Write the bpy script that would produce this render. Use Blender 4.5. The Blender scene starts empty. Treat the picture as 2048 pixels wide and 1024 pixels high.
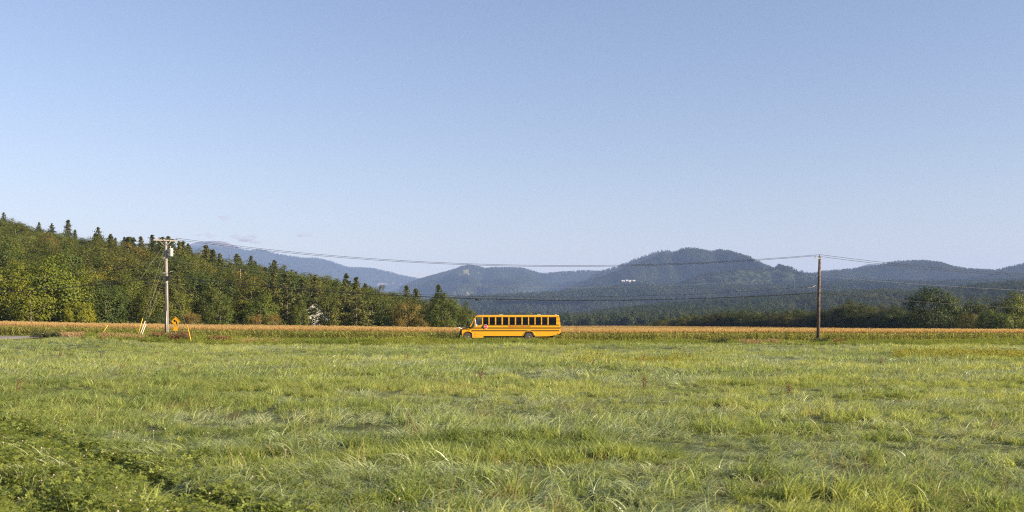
import bpy, math, random
import numpy as np
from mathutils import Vector, Matrix, Euler

S = bpy.context.scene
COL = S.collection
R = math.radians

# ------------------------------------------------------------------ camera, sky, sun, exposure
CAMZ = 2.6
FPX = 1991.0           # focal length in photo pixels (35 mm on a 36 mm sensor)
V0 = 645.0             # horizon row in the photograph
cam_d = bpy.data.cameras.new('camera'); cam = bpy.data.objects.new('camera', cam_d); COL.objects.link(cam)
cam.location = (0, 0, CAMZ); cam.rotation_euler = (R(90), 0, 0)
cam_d.sensor_width = 36.0; cam_d.lens = 36.0 * FPX / 2048
cam_d.shift_y = (V0 - 512) / 2048
cam_d.clip_start = 0.1; cam_d.clip_end = 60000
cam_d.dof.use_dof = True; cam_d.dof.focus_distance = 105; cam_d.dof.aperture_fstop = 2.2
S.camera = cam

SUN_AZ = 68.0          # degrees to the right of straight behind the camera
SUN_EL = 21.5
W = bpy.data.worlds.new('World'); S.world = W; W.use_nodes = True
wt = W.node_tree; wt.nodes.clear()
sky = wt.nodes.new('ShaderNodeTexSky'); sky.sky_type = 'NISHITA'; sky.sun_disc = False
sky.sun_elevation = R(SUN_EL); sky.sun_rotation = R(180 - SUN_AZ)
sky.altitude = 150; sky.air_density = 1.3; sky.dust_density = 0.3; sky.ozone_density = 3.0
bg = wt.nodes.new('ShaderNodeBackground'); bg.inputs['Strength'].default_value = 0.060
wo = wt.nodes.new('ShaderNodeOutputWorld')
tm = wt.nodes.new('ShaderNodeMix'); tm.data_type = 'RGBA'; tm.blend_type = 'MULTIPLY'; tm.inputs[0].default_value = 1; tm.inputs[7].default_value = (1.07, .89, .94, 1)   # white balance of the sky
wt.links.new(sky.outputs[0], tm.inputs[6]); wt.links.new(tm.outputs[2], bg.inputs['Color']); wt.links.new(bg.outputs[0], wo.inputs['Surface'])

sun_d = bpy.data.lights.new('sun', 'SUN'); sun = bpy.data.objects.new('sun', sun_d); COL.objects.link(sun)
sun_d.energy = 5.0; sun_d.angle = R(0.53); sun_d.color = (1.0, 0.85, 0.64)
sdir = Vector((math.sin(R(SUN_AZ)) * math.cos(R(SUN_EL)), -math.cos(R(SUN_AZ)) * math.cos(R(SUN_EL)), math.sin(R(SUN_EL))))
sun.rotation_euler = sdir.to_track_quat('Z', 'Y').to_euler()
sun.location = (60, -40, 60)

S.view_settings.view_transform = 'Standard'; S.view_settings.look = 'None'
S.view_settings.gamma = 1.0; S.view_settings.exposure = 1.5; S.view_settings.use_curve_mapping = False
S.cycles.max_bounces = 6; S.cycles.diffuse_bounces = 2; S.cycles.glossy_bounces = 2
S.cycles.transmission_bounces = 4; S.cycles.transparent_max_bounces = 6; S.cycles.volume_bounces = 0
S.cycles.use_denoising = False; S.cycles.filter_width = 1.15; S.cycles.use_adaptive_sampling = False
S.cycles.caustics_reflective = False; S.cycles.caustics_refractive = False

rng = np.random.default_rng(7)
random.seed(7)

def P(u, v, Y):
    """photo pixel + distance -> a point of the place"""
    return Vector(((u - 1024) / FPX * Y, Y, CAMZ + (V0 - v) / FPX * Y))

# ------------------------------------------------------------------ noise
def _hash(ix, iy, seed):
    h = (ix.astype(np.int64) * 374761393 + iy.astype(np.int64) * 668265263 + seed * 1274126177) & 0xffffffff
    h = ((h ^ (h >> 13)) * 1103515245) & 0xffffffff
    h = (h ^ (h >> 16)) * 2246822519 & 0xffffffff
    return ((h ^ (h >> 13)) & 0xffff) / 65535.0
def vnoise(x, y, seed=0):
    x = np.asarray(x, float); y = np.asarray(y, float)
    ix = np.floor(x); iy = np.floor(y); fx = x - ix; fy = y - iy
    ux = fx * fx * fx * (fx * (fx * 6 - 15) + 10); uy = fy * fy * fy * (fy * (fy * 6 - 15) + 10)
    a = _hash(ix, iy, seed); b = _hash(ix + 1, iy, seed); c = _hash(ix, iy + 1, seed); d = _hash(ix + 1, iy + 1, seed)
    return (a * (1 - ux) + b * ux) * (1 - uy) + (c * (1 - ux) + d * ux) * uy
def fbm(x, y, seed=0, octv=4, gain=0.5):
    t = 0; amp = 1; s = 0
    for k in range(octv):
        t = t + amp * vnoise(np.asarray(x) * 2 ** k + 17.3 * k, np.asarray(y) * 2 ** k - 9.1 * k, seed + k); s += amp; amp *= gain
    return t / s
def sstep(a, b, x):
    t = np.clip((np.asarray(x, float) - a) / (b - a), 0, 1); return t * t * (3 - 2 * t)
def lerp(a, b, t): return a + (b - a) * t

# ------------------------------------------------------------------ the lie of the land
ROAD_Y = 110.6
def road_z(x): return 0.42 + 0.60 * sstep(-16, -46, x)
def edge_y(x):          # where the grass field ends and the roadside bank begins
    return 101.5 + 0.8 * np.sin(np.asarray(x) * 0.09)
HILL_U = [-300, 0, 200, 400, 560, 700, 830, 940, 2400]
HILL_C = [470, 420, 380, 340, 320, 300, 290, 280, 280]
HILL_H = [47, 38, 25.5, 16.5, 11.2, 5.2, .8, 0, 0]
EDGE_U = [-300, 0, 560, 945, 1100, 1270, 1850, 2100, 2400]
EDGE_Y = [186, 193, 222, 238, 560, 520, 325, 285, 270]
def uu(x, y): return 1024 + FPX * np.asarray(x, float) / np.maximum(np.asarray(y, float), 1.0)
def wood_edge(u): return np.interp(u, EDGE_U, EDGE_Y)
def field_z(x, y):
    x = np.asarray(x, float); y = np.asarray(y, float)
    z = 0.22 * (fbm(x * .05, y * .07, 3, 3) - .5) * sstep(8, 30, y) + 0.10 * (fbm(x * .35, y * .6, 9, 3) - .5)
    z = z + 0.22 * sstep(70, 104, y) + 0.72 * sstep(-30, -45, x) * sstep(55, 95, y)
    d = track_d(x, y)
    z = z - 0.17 * sstep(0.0, .35, d) * (1 - sstep(.5, .9, d)) - 0.17 * sstep(1.9, 2.3, d) * (1 - sstep(2.7, 3.1, d))
    return z
TR_A = np.array([-14.0, 27.2]); TR_B = np.array([-3.46, 13.66])
TR_N = np.array([TR_B[1] - TR_A[1], -(TR_B[0] - TR_A[0])]); TR_N = TR_N / np.linalg.norm(TR_N)
def track_d(x, y):       # metres into the mown strip from the edge of the tall grass (positive inside)
    d = (np.asarray(x, float) - TR_A[0]) * TR_N[0] + (np.asarray(y, float) - TR_A[1]) * TR_N[1]
    return d + 0.25 * (fbm(np.asarray(x) * .8, np.asarray(y) * .8, 77, 2) - .5)
def corn_z(x, y):
    a = np.asarray(x, float) / np.maximum(y, 1.0)
    near = np.interp(a, [-.6, -.51, -.3, 0, .6], [.75, .6, .15, -.15, -.2])
    far = np.interp(a, [-.6, -.51, -.3, 0, .6], [1.9, 1.6, .4, -.9, -1.3])
    t = np.clip((np.asarray(y, float) - 117) / 183, 0, 1)
    return near + (far - near) * t
def hill_z(x, y):
    u = uu(x, y); c = np.interp(u, HILL_U, HILL_C); h = np.interp(u, HILL_U, HILL_H); e = wood_edge(u)
    t = np.clip((y - e) / np.maximum(c - e, 20), 0, 1)
    k = t * (1.35 - .35 * t)
    k = k * (1 - 0.9 * sstep(c + 60, c + 420, y))
    return h * k * sstep(1010, 900, u)
def ground_z(x, y):
    x = np.asarray(x, float); y = np.asarray(y, float)
    ey = edge_y(x); rz = road_z(x)
    zf = field_z(x, y)
    zr = lerp(zf, rz, sstep(ey, ROAD_Y - 3.4, y))
    z = np.where(y < ROAD_Y - 3.4, zr, rz)
    zc = corn_z(x, y) + hill_z(x, y)
    z = lerp(z, zc, sstep(ROAD_Y + 3.0, ROAD_Y + 5.5, y))
    far = -1.0 + 0 * y
    z = np.where(y > 700, lerp(z, far - 6, sstep(700, 1000, y)), z)
    return z

# ------------------------------------------------------------------ mesh helpers
def fast_mesh(name, V, F, mats=(), midx=None, smooth=False):
    """V (n,3), F list of (k,n) index arrays (quads or tris)"""
    me = bpy.data.meshes.new(name)
    V = np.asarray(V, np.float32)
    if not isinstance(F, list): F = [F]
    F = [np.asarray(f, np.int32) for f in F if len(f)]
    me.vertices.add(len(V)); me.vertices.foreach_set('co', V.ravel())
    loops = np.concatenate([f.ravel() for f in F]); nl = len(loops)
    tot = np.concatenate([np.full(len(f), f.shape[1], np.int32) for f in F])
    st = np.concatenate([[0], np.cumsum(tot)[:-1]]).astype(np.int32)
    me.loops.add(nl); me.loops.foreach_set('vertex_index', loops)
    me.polygons.add(len(tot)); me.polygons.foreach_set('loop_start', st)
    try: me.polygons.foreach_set('loop_total', tot)
    except Exception: pass
    if midx is not None: me.polygons.foreach_set('material_index', np.asarray(midx, np.int32))
    if smooth: me.polygons.foreach_set('use_smooth', np.ones(len(tot), bool))
    for m in mats: me.materials.append(m)
    me.update(calc_edges=True); me.validate()
    return me

class MB:
    """collects polygons of several materials into one mesh"""
    def __init__(s): s.v = []; s.f = []; s.m = []; s.sm = []
    def face(s, idx, m=0, sm=False): s.f.append(tuple(idx)); s.m.append(m); s.sm.append(sm)
    def add(s, verts, faces, m=0, sm=False):
        b = len(s.v); s.v += [tuple(v) for v in verts]
        for f in faces: s.face([b + i for i in f], m, sm)
    def box(s, a, b, m=0):
        x0, y0, z0 = a; x1, y1, z1 = b
        s.add([(x0,y0,z0),(x1,y0,z0),(x1,y1,z0),(x0,y1,z0),(x0,y0,z1),(x1,y0,z1),(x1,y1,z1),(x0,y1,z1)],
              [(0,3,2,1),(4,5,6,7),(0,1,5,4),(1,2,6,5),(2,3,7,6),(3,0,4,7)], m)
    def obox(s, c, ax, ay, az, m=0):
        c = Vector(c); ax = Vector(ax); ay = Vector(ay); az = Vector(az)
        vs = [c + i*ax + j*ay + k*az for k in (-1,1) for (i,j) in ((-1,-1),(1,-1),(1,1),(-1,1))]
        s.add(vs, [(0,3,2,1),(4,5,6,7),(0,1,5,4),(1,2,6,5),(2,3,7,6),(3,0,4,7)], m)
    def prism(s, poly, y0, y1, m=0):
        """polygon in xz extruded along y"""
        n = len(poly)
        s.add([(x, y0, z) for x, z in poly] + [(x, y1, z) for x, z in poly],
              [tuple(range(n)), tuple(range(2*n-1, n-1, -1))] + [((i+1) % n, i, n+i, n+(i+1) % n) for i in range(n)], m)
    def tube(s, pts, rad, n=8, m=0, caps=True, sm=True):
        pts = [Vector(p) for p in pts]; k = len(pts)
        if not hasattr(rad, '__len__'): rad = [rad] * k
        b = len(s.v); up = None
        for i, p in enumerate(pts):
            t = (pts[min(i+1, k-1)] - pts[max(i-1, 0)]).normalized()
            if up is None:
                up = Vector((0, 0, 1)) if abs(t.z) < .9 else Vector((1, 0, 0))
            a = t.cross(up).normalized(); c = a.cross(t).normalized(); up = c
            for j in range(n):
                th = 2*math.pi*j/n
                s.v.append(tuple(p + (a*math.cos(th) + c*math.sin(th))*float(rad[i])))
        for i in range(k-1):
            for j in range(n):
                s.face((b+i*n+j, b+i*n+(j+1) % n, b+(i+1)*n+(j+1) % n, b+(i+1)*n+j), m, sm)
        if caps:
            s.face([b+j for j in range(n)][::-1], m); s.face([b+(k-1)*n+j for j in range(n)], m)
    def lathe(s, prof, n=24, axis='z', c=(0,0,0), m=0, sm=True):
        b = len(s.v); c = Vector(c)
        for r, h in prof:
            for j in range(n):
                th = 2*math.pi*j/n; p = (r*math.cos(th), r*math.sin(th), h)
                if axis == 'y': p = (p[0], p[2], p[1])
                if axis == 'x': p = (p[2], p[0], p[1])
                s.v.append(tuple(c + Vector(p)))
        for i in range(len(prof)-1):
            for j in range(n):
                s.face((b+i*n+j, b+i*n+(j+1) % n, b+(i+1)*n+(j+1) % n, b+(i+1)*n+j), m, sm)
        s.face([b+j for j in range(n)][::-1], m); s.face([b+(len(prof)-1)*n+j for j in range(n)], m)
    def loft(s, rings, m=0, sm=True, closed=True, caps=True):
        b = len(s.v); n = len(rings[0])
        for r in rings: s.v += [tuple(p) for p in r]
        for i in range(len(rings)-1):
            for j in range(n if closed else n-1):
                s.face((b+i*n+j, b+i*n+(j+1) % n, b+(i+1)*n+(j+1) % n, b+(i+1)*n+j), m, sm)
        if caps: s.face([b+j for j in range(n)][::-1], m); s.face([b+(len(rings)-1)*n+j for j in range(n)], m)
    def build(s, name, mats, parent=None, loc=None, fix=True):
        import bmesh
        me = bpy.data.meshes.new(name); me.from_pydata(s.v, [], s.f)
        if not isinstance(mats, (list, tuple)): mats = [mats]
        for mm in mats: me.materials.append(mm)
        me.polygons.foreach_set('material_index', s.m); me.polygons.foreach_set('use_smooth', s.sm)
        if fix:
            bm = bmesh.new(); bm.from_mesh(me); bmesh.ops.recalc_face_normals(bm, faces=bm.faces); bm.to_mesh(me); bm.free()
        me.update()
        o = bpy.data.objects.new(name, me); COL.objects.link(o)
        if parent: o.parent = parent
        if loc is not None: o.location = loc
        return o

def tag(o, label=None, cat=None, group=None, kind=None):
    if label: o['label'] = label
    if cat: o['category'] = cat
    if group: o['group'] = group
    if kind: o['kind'] = kind
    return o
def empty(name, loc=(0,0,0), rz=0, label=None, cat=None, group=None):
    o = bpy.data.objects.new(name, None); COL.objects.link(o); o.location = loc; o.rotation_euler = (0,0,rz)
    o.empty_display_size = .3
    return tag(o, label, cat, group)
def copy_tree(o, parent=None):
    c = o.copy(); COL.objects.link(c); c.parent = parent
    for ch in [x for x in bpy.data.objects if x.parent is o] if False else CHILD.get(o.name, []):
        copy_tree(ch, c)
    return c
CHILD = {}

# ------------------------------------------------------------------ materials
def mat(name, col, rough=.6, spec=.3, metal=0, noise=None, bump=None, emis=None, coat=0):
    """noise = (scale, amount, second colour); bump = (scale, strength)"""
    m = bpy.data.materials.new(name); m.use_nodes = True; t = m.node_tree; b = t.nodes['Principled BSDF']
    b.inputs['Base Color'].default_value = (*col, 1); b.inputs['Roughness'].default_value = rough
    b.inputs['Specular IOR Level'].default_value = spec; b.inputs['Metallic'].default_value = metal
    if coat: b.inputs['Coat Weight'].default_value = coat; b.inputs['Coat Roughness'].default_value = .1
    if noise or bump:
        tc = t.nodes.new('ShaderNodeTexCoord')
    if noise:
        sc, amt, c2 = noise
        n = t.nodes.new('ShaderNodeTexNoise'); n.inputs['Scale'].default_value = sc; n.inputs['Detail'].default_value = 6
        n.inputs['Roughness'].default_value = .65
        t.links.new(tc.outputs['Object'], n.inputs['Vector'])
        r = t.nodes.new('ShaderNodeValToRGB'); r.color_ramp.elements[0].position = .5 - amt; r.color_ramp.elements[1].position = .5 + amt
        r.color_ramp.elements[0].color = (*col, 1); r.color_ramp.elements[1].color = (*c2, 1)
        t.links.new(n.outputs['Fac'], r.inputs['Fac']); t.links.new(r.outputs['Color'], b.inputs['Base Color'])
    if bump:
        n2 = t.nodes.new('ShaderNodeTexNoise'); n2.inputs['Scale'].default_value = bump[0]; n2.inputs['Detail'].default_value = 5
        t.links.new(tc.outputs['Object'], n2.inputs['Vector'])
        bp = t.nodes.new('ShaderNodeBump'); bp.inputs['Strength'].default_value = bump[1]; bp.inputs['Distance'].default_value = .02
        t.links.new(n2.outputs['Fac'], bp.inputs['Height']); t.links.new(bp.outputs['Normal'], b.inputs['Normal'])
    return m

def leaf_mat(name, cols, trans=.35, rough=.5, spec=.25, pscale=.05, inst=False, objcol=False, fine=0.0, tcol=1.3, warp=(1,1,1)):
    """foliage: colour ramp driven by a noise over the place plus (for instanced leaves) a per-plant value"""
    m = bpy.data.materials.new(name); m.use_nodes = True; t = m.node_tree; t.nodes.clear(); L = t.links.new; N = t.nodes.new
    out = N('ShaderNodeOutputMaterial'); b = N('ShaderNodeBsdfPrincipled'); tr = N('ShaderNodeBsdfTranslucent'); mx = N('ShaderNodeMixShader')
    b.inputs['Roughness'].default_value = rough; b.inputs['Specular IOR Level'].default_value = spec
    g = N('ShaderNodeNewGeometry'); mp = N('ShaderNodeMapping'); mp.inputs['Scale'].default_value = [pscale*w for w in warp]
    L(g.outputs['Position'], mp.inputs['Vector'])
    n = N('ShaderNodeTexNoise'); n.inputs['Scale'].default_value = 1; n.inputs['Detail'].default_value = 5; n.inputs['Roughness'].default_value = .6
    L(mp.outputs[0], n.inputs['Vector'])
    val = n.outputs['Fac']
    mr = N('ShaderNodeMapRange'); mr.inputs[1].default_value = .3; mr.inputs[2].default_value = .7
    L(val, mr.inputs[0]); val = mr.outputs[0]
    if inst:
        a = N('ShaderNodeAttribute'); a.attribute_type = 'INSTANCER'; a.attribute_name = 'tint'
        ad = N('ShaderNodeMath'); ad.operation = 'MULTIPLY_ADD'; ad.inputs[1].default_value = .45; L(val, ad.inputs[0])
        ml = N('ShaderNodeMath'); ml.operation = 'MULTIPLY'; ml.inputs[1].default_value = .55; L(a.outputs['Fac'], ml.inputs[0]); L(ml.outputs[0], ad.inputs[2])
        val = ad.outputs[0]
    rp = N('ShaderNodeValToRGB'); e = rp.color_ramp.elements
    k = len(cols)
    e[0].color = (*cols[0], 1); e[1].color = (*cols[-1], 1)
    for i in range(1, k-1):
        q = e.new(i/(k-1)); q.color = (*cols[i], 1)
    L(val, rp.inputs['Fac'])
    c = rp.outputs['Color']
    if objcol:
        oi = N('ShaderNodeObjectInfo'); mm = N('ShaderNodeMix'); mm.data_type = 'RGBA'; mm.blend_type = 'MULTIPLY'; mm.inputs[0].default_value = 1
        L(c, mm.inputs[6]); L(oi.outputs['Color'], mm.inputs[7]); c = mm.outputs[2]
    L(c, b.inputs['Base Color'])
    br = N('ShaderNodeMix'); br.data_type = 'RGBA'; br.blend_type = 'MULTIPLY'; br.inputs[0].default_value = 1; br.inputs[7].default_value = (tcol*1.12, tcol*1.08, tcol*.68, 1)
    L(c, br.inputs[6]); L(br.outputs[2], tr.inputs['Color'])
    mx.inputs[0].default_value = trans
    L(b.outputs[0], mx.inputs[1]); L(tr.outputs[0], mx.inputs[2]); L(mx.outputs[0], out.inputs['Surface'])
    return m

# ------------------------------------------------------------------ instanced vegetation (stuff)
def proto_collection(name, meshes):
    c = bpy.data.collections.new(name)
    for i, me in enumerate(meshes):
        o = bpy.data.objects.new('%s_%02d' % (name, i), me); c.objects.link(o)
    return c
def scatter(name, pts, rot, scl, idx, coll, label, cat, tint=None, kind='stuff'):
    pts = np.asarray(pts, np.float32); n = len(pts)
    me = bpy.data.meshes.new(name); me.vertices.add(n); me.vertices.foreach_set('co', pts.ravel())
    scl = np.asarray(scl, np.float32)
    if scl.ndim == 1: scl = np.stack([scl]*3, 1)
    a = me.attributes.new('rot', 'FLOAT_VECTOR', 'POINT'); a.data.foreach_set('vector', np.asarray(rot, np.float32).ravel())
    a = me.attributes.new('scl', 'FLOAT_VECTOR', 'POINT'); a.data.foreach_set('vector', scl.ravel())
    a = me.attributes.new('idx', 'INT', 'POINT'); a.data.foreach_set('value', np.asarray(idx, np.int32))
    a = me.attributes.new('tint', 'FLOAT', 'POINT'); a.data.foreach_set('value', np.asarray(rng.random(n) if tint is None else tint, np.float32))
    o = bpy.data.objects.new(name, me); COL.objects.link(o); tag(o, label, cat, None, kind)
    ng = bpy.data.node_groups.new(name + '_nodes', 'GeometryNodeTree')
    ng.interface.new_socket('Geometry', in_out='INPUT', socket_type='NodeSocketGeometry')
    ng.interface.new_socket('Geometry', in_out='OUTPUT', socket_type='NodeSocketGeometry')
    N = ng.nodes.new; L = ng.links.new
    gi = N('NodeGroupInput'); go = N('NodeGroupOutput'); ci = N('GeometryNodeCollectionInfo'); ip = N('GeometryNodeInstanceOnPoints')
    ci.inputs['Collection'].default_value = coll; ci.inputs['Separate Children'].default_value = True; ci.inputs['Reset Children'].default_value = True
    def na(nm, ty):
        q = N('GeometryNodeInputNamedAttribute'); q.data_type = ty; q.inputs['Name'].default_value = nm; return q.outputs[0]
    L(gi.outputs[0], ip.inputs['Points']); L(ci.outputs[0], ip.inputs['Instance']); ip.inputs['Pick Instance'].default_value = True
    L(na('idx', 'INT'), ip.inputs['Instance Index']); L(na('rot', 'FLOAT_VECTOR'), ip.inputs['Rotation']); L(na('scl', 'FLOAT_VECTOR'), ip.inputs['Scale'])
    L(ip.outputs[0], go.inputs[0])
    md = o.modifiers.new('scatter', 'NODES'); md.node_group = ng
    return o

# ------------------------------------------------------------------ ground sheet
m_field = mat('field_thatch', (.045, .06, .02), .9, .1, noise=(1.7, .25, (.08, .09, .035)))
m_soil = mat('corn_soil', (.075, .055, .035), .95, .1, noise=(.8, .25, (.11, .085, .055)))
m_floor = mat('forest_floor', (.022, .026, .012), .95, .05, noise=(.3, .25, (.045, .04, .02)))
m_bank = mat('bank_soil', (.06, .07, .025), .95, .1, noise=(.6, .25, (.10, .09, .04)))
th = np.unique(np.concatenate([np.arange(-180, -42, 3.0), np.arange(-42, 42.01, .16), np.arange(42, 180.01, 3.0)]))
th[-1] = 180
rr = [2.0]
while rr[-1] < 28000:
    r0 = rr[-1]
    rr.append(r0 + (max(.25, r0*.022) if r0 < 94 else .8 if r0 < 150 else r0*.03 if r0 < 800 else r0*.18))
rr = np.array(rr)
TH, RR = np.meshgrid(np.radians(th), rr)
gx = RR*np.sin(TH); gy = RR*np.cos(TH); gz = ground_z(gx, gy)
nr, nt = gx.shape
V = np.stack([gx.ravel(), gy.ravel(), gz.ravel()], 1)
V = np.vstack([V, [[0, 0, 0]]])
i = np.arange(nr-1)[:, None]; j = np.arange(nt-1)[None, :]
q = np.stack([i*nt+j, (i+1)*nt+j, (i+1)*nt+j+1, i*nt+j+1], -1).reshape(-1, 4)[:, ::-1]
tri = np.stack([np.full(nt-1, nr*nt), np.arange(nt-1), np.arange(1, nt)], 1)[:, ::-1]
cx = V[q[:, 0], 0]; cy = V[q[:, 0], 1]; we = wood_edge(uu(cx, cy))
mi = np.where(cy < edge_y(cx), 0, np.where(cy < ROAD_Y+5, 3, np.where(cy < we+1, 1, 2)))
g = fast_mesh('ground', V, [q, tri], [m_field, m_soil, m_floor, m_bank], np.concatenate([mi, np.zeros(len(tri), int)]), True)
o = bpy.data.objects.new('ground', g); COL.objects.link(o); tag(o, 'gently rolling valley floor of hayfield, corn ground and wood', None, None, 'structure')

# roads
m_asph = mat('asphalt', (.25, .215, .185), .9, .2, noise=(2.5, .3, (.30, .265, .235)), bump=(40, .3))
m_yel = mat('road_paint_yellow', (.6, .4, .05), .7); m_wht = mat('road_paint_white', (.7, .7, .68), .7)
def ribbon(name, pts, half, lift, m, off=0.0):
    pts = [Vector((p[0], p[1], 0)) for p in pts]; vs = []; fs = []
    for k, p in enumerate(pts):
        t = (pts[min(k+1, len(pts)-1)] - pts[max(k-1, 0)]).normalized(); n = Vector((-t.y, t.x, 0))
        for s in (off-half, off+half):
            c = p + n*s; z = float(max(ground_z(p.x + n.x*d, p.y + n.y*d) for d in (-3.3, 0, 3.3)))
            vs.append((c.x, c.y, z + lift))
    for k in range(len(pts)-1): fs.append((2*k, 2*k+2, 2*k+3, 2*k+1))
    me = bpy.data.meshes.new(name); me.from_pydata(vs, [], [f[::-1] for f in fs]); me.materials.append(m); me.update()
    if me.polygons[0].normal.z < 0: me.flip_normals()
    o = bpy.data.objects.new(name, me); COL.objects.link(o); return o
rp = [(x, ROAD_Y) for x in np.arange(-150, 151, 3.0)]
main = tag(ribbon('road', rp, 3.4, .05, m_asph), 'straight grey asphalt road the school bus drives along', None, None, 'structure')
for nm, off, mm in (('edge_line', -3.1, m_wht), ('edge_line', 3.1, m_wht), ('center_line', -.13, m_yel), ('center_line', .13, m_yel)):
    r = ribbon(nm, rp, .06, .055, mm, off); r.parent = main
bp_ = [(-47, 108), (-49.5, 105), (-51, 101), (-51.5, 96), (-51, 90), (-50, 82), (-49, 72), (-48.5, 60), (-48.5, 40), (-49, 10), (-50, -40)]
side = tag(ribbon('side_road', bp_, 3.3, .04, m_asph), 'pale side road bending in beside the hayfield', None, None, 'structure')

# ------------------------------------------------------------------ mountains and foothills
class Mount:
    def __init__(s, crest, Yc, Yf, Yb, zf, zb, seed, amp, wl, pw=1.2):
        c = np.array(crest, float); s.X = (c[:, 0]-1024)/FPX*Yc; s.Z = CAMZ+(V0-c[:, 1])/FPX*Yc
        s.Yc, s.Yf, s.Yb, s.zf, s.zb, s.seed, s.amp, s.wl, s.pw = Yc, Yf, Yb, zf, zb, seed, amp, wl, pw
    def H(s, X, Y):
        zc = np.interp(X, s.X, s.Z)
        t = np.clip((Y-s.Yf)/(s.Yc-s.Yf), 0, 1); b = np.clip((Y-s.Yc)/(s.Yb-s.Yc), 0, 1)
        w = fbm(X/s.wl*1.0, Y/s.wl*.45, s.seed, 4, .5)
        rid = 1-np.abs(2*w-1)*1.7
        rid2 = fbm(X/s.wl*3.3, Y/s.wl*2.1, s.seed+50, 3)-.5
        pr = t**(s.pw)
        z = s.zf+(zc-s.zf)*pr
        env = np.clip(t*2.2, 0, 1)*np.clip((1-t)*2.4, 0, 1)
        z = z-s.amp*env*np.clip((1-rid)*1.7-.35*rid2, 0, 1.25)
        z = np.where(Y > s.Yc, zc+(s.zb-zc)*sstep(0, 1, b), z)
        return z
    def sheet(s, name, x0, x1, nx, ny, mats, label, mi=None):
        xs = np.linspace(x0, x1, nx); ys = np.concatenate([np.linspace(s.Yf, s.Yc, ny), np.linspace(s.Yc, s.Yb, 12)[1:]])
        X, Y = np.meshgrid(xs, ys); Z = s.H(X, Y)
        ny2, nx2 = X.shape; i = np.arange(ny2-1)[:, None]; j = np.arange(nx2-1)[None, :]
        q = np.stack([i*nx2+j, i*nx2+j+1, (i+1)*nx2+j+1, (i+1)*nx2+j], -1).reshape(-1, 4)
        V = np.stack([X.ravel(), Y.ravel(), Z.ravel()], 1)
        m_i = mi(V[q].mean(1)) if mi else None
        me = fast_mesh(name, V, q, mats, m_i, True)
        o = bpy.data.objects.new(name, me); COL.objects.link(o); tag(o, label, None, None, 'structure'); return o
    def pts(s, n, u0, u1, t0=0., t1=1.04, keep=None):
        Y = np.sqrt(rng.uniform((s.Yf+(s.Yc-s.Yf)*t0)**2, (s.Yf+(s.Yc-s.Yf)*t1)**2, n)); U = rng.uniform(u0, u1, n)
        X = (U-1024)/FPX*Y
        ok = (X > s.X[0]) & (X < s.X[-1])
        if keep is not None: ok &= keep(X, Y)
        X = X[ok]; Y = Y[ok]
        return np.stack([X, Y, s.H(X, Y)], 1)

MA = Mount([(100,540),(200,520),(300,507),(350,497),(370,491),(385,487),(400,484),(420,482),(440,482),(455,485),(470,492),(485,500),(500,502),(515,500),(530,501),(550,508),(580,513),(610,517),(630,517),(660,523),(690,534),(700,536),(740,537),(780,545),(800,551),(845,560),(900,580),(1000,610)], 12650, 8500, 15500, 35, 200, 11, 420, 1600, .95)
MB_ = Mount([(700,625),(760,600),(800,576),(820,567),(850,557),(880,549),(910,540),(925,534),(938,532),(955,534),(970,539),(985,537),(1020,537),(1045,538),(1085,549),(1110,547),(1165,543),(1190,544),(1210,546),(1280,548),(1400,560)], 8750, 5375, 11000, 25, 60, 23, 420, 1050, .85)
MC2 = Mount([(1120,590),(1190,548),(1235,535),(1270,520),(1290,513),(1310,507),(1328,502),(1345,505),(1380,512),(1450,530),(1600,560)], 7400, 5900, 8600, 50, 60, 31, 110, 480, 1.0)
MC = Mount([(1000,625),(1060,607),(1100,592),(1140,574),(1180,561),(1220,548),(1250,537),(1290,523),(1315,513),(1327,507),(1336,508),(1345,509),(1356,503),(1370,497),(1390,498),(1405,501),(1424,505),(1440,501),(1455,503),(1470,510),(1500,520),(1530,531),(1560,542),(1585,549),(1620,549),(1650,544),(1700,540),(1730,536),(1760,531),(1790,525),(1830,523),(1850,523),(1875,526),(1900,533),(1930,538),(1960,541),(1990,542),(2010,538),(2048,529),(2120,515),(2250,500)], 5700, 3500, 7600, 80, 20, 47, 330, 760, .85)
ME = Mount([(1660,560),(1690,545),(1720,533),(1738,528),(1755,529),(1780,535),(1850,560)], 10500, 8800, 12000, 120, 100, 53, 30, 500)
F1 = Mount([(200,640),(600,630),(850,606),(1000,597),(1150,588),(1300,580),(1500,577),(1700,569),(1900,568),(2100,565),(2400,560)], 3800, 1900, 5200, 8, 20, 61, 130, 560, .9)
F2 = Mount([(700,660),(960,656),(1050,651),(1130,641),(1250,624),(1400,612),(1500,606),(1650,594),(1750,590),(1850,594),(1950,580),(2048,573),(2200,566),(2400,560)], 2000, 1000, 2500, -2.0, 2, 71, 34, 300, .9)
m_mtn = mat('mountain_woods', (.025, .036, .018), .95, .05, noise=(.02, .2, (.045, .052, .026)))
m_rock = mat('bare_rock', (.17, .14, .125), .9, .2, noise=(.03, .25, (.13, .12, .115)))
m_ski = mat('ski_trail_grass', (.125, .11, .05), .95, .05, noise=(.02, .25, (.11, .10, .045)))
def u_of(V): return uu(V[:, 0], V[:, 1])
def v_of(V): return V0-FPX*(V[:, 2]-CAMZ)/V[:, 1]
CLX = -1260.0; KA = 1.15; KB = 1.25
def in_cliff(X, Y, Z):
    X = X/KA; Z = Z/KA
    n = fbm(X/130, Z/45, 5, 3)
    a = ((X-CLX+60)/110)**2+((Z-385)/52)**2; b = ((X-CLX-95)/75)**2+((Z-355)/70)**2
    return (np.minimum(a, b) < 1) & (n > .52)
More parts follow.
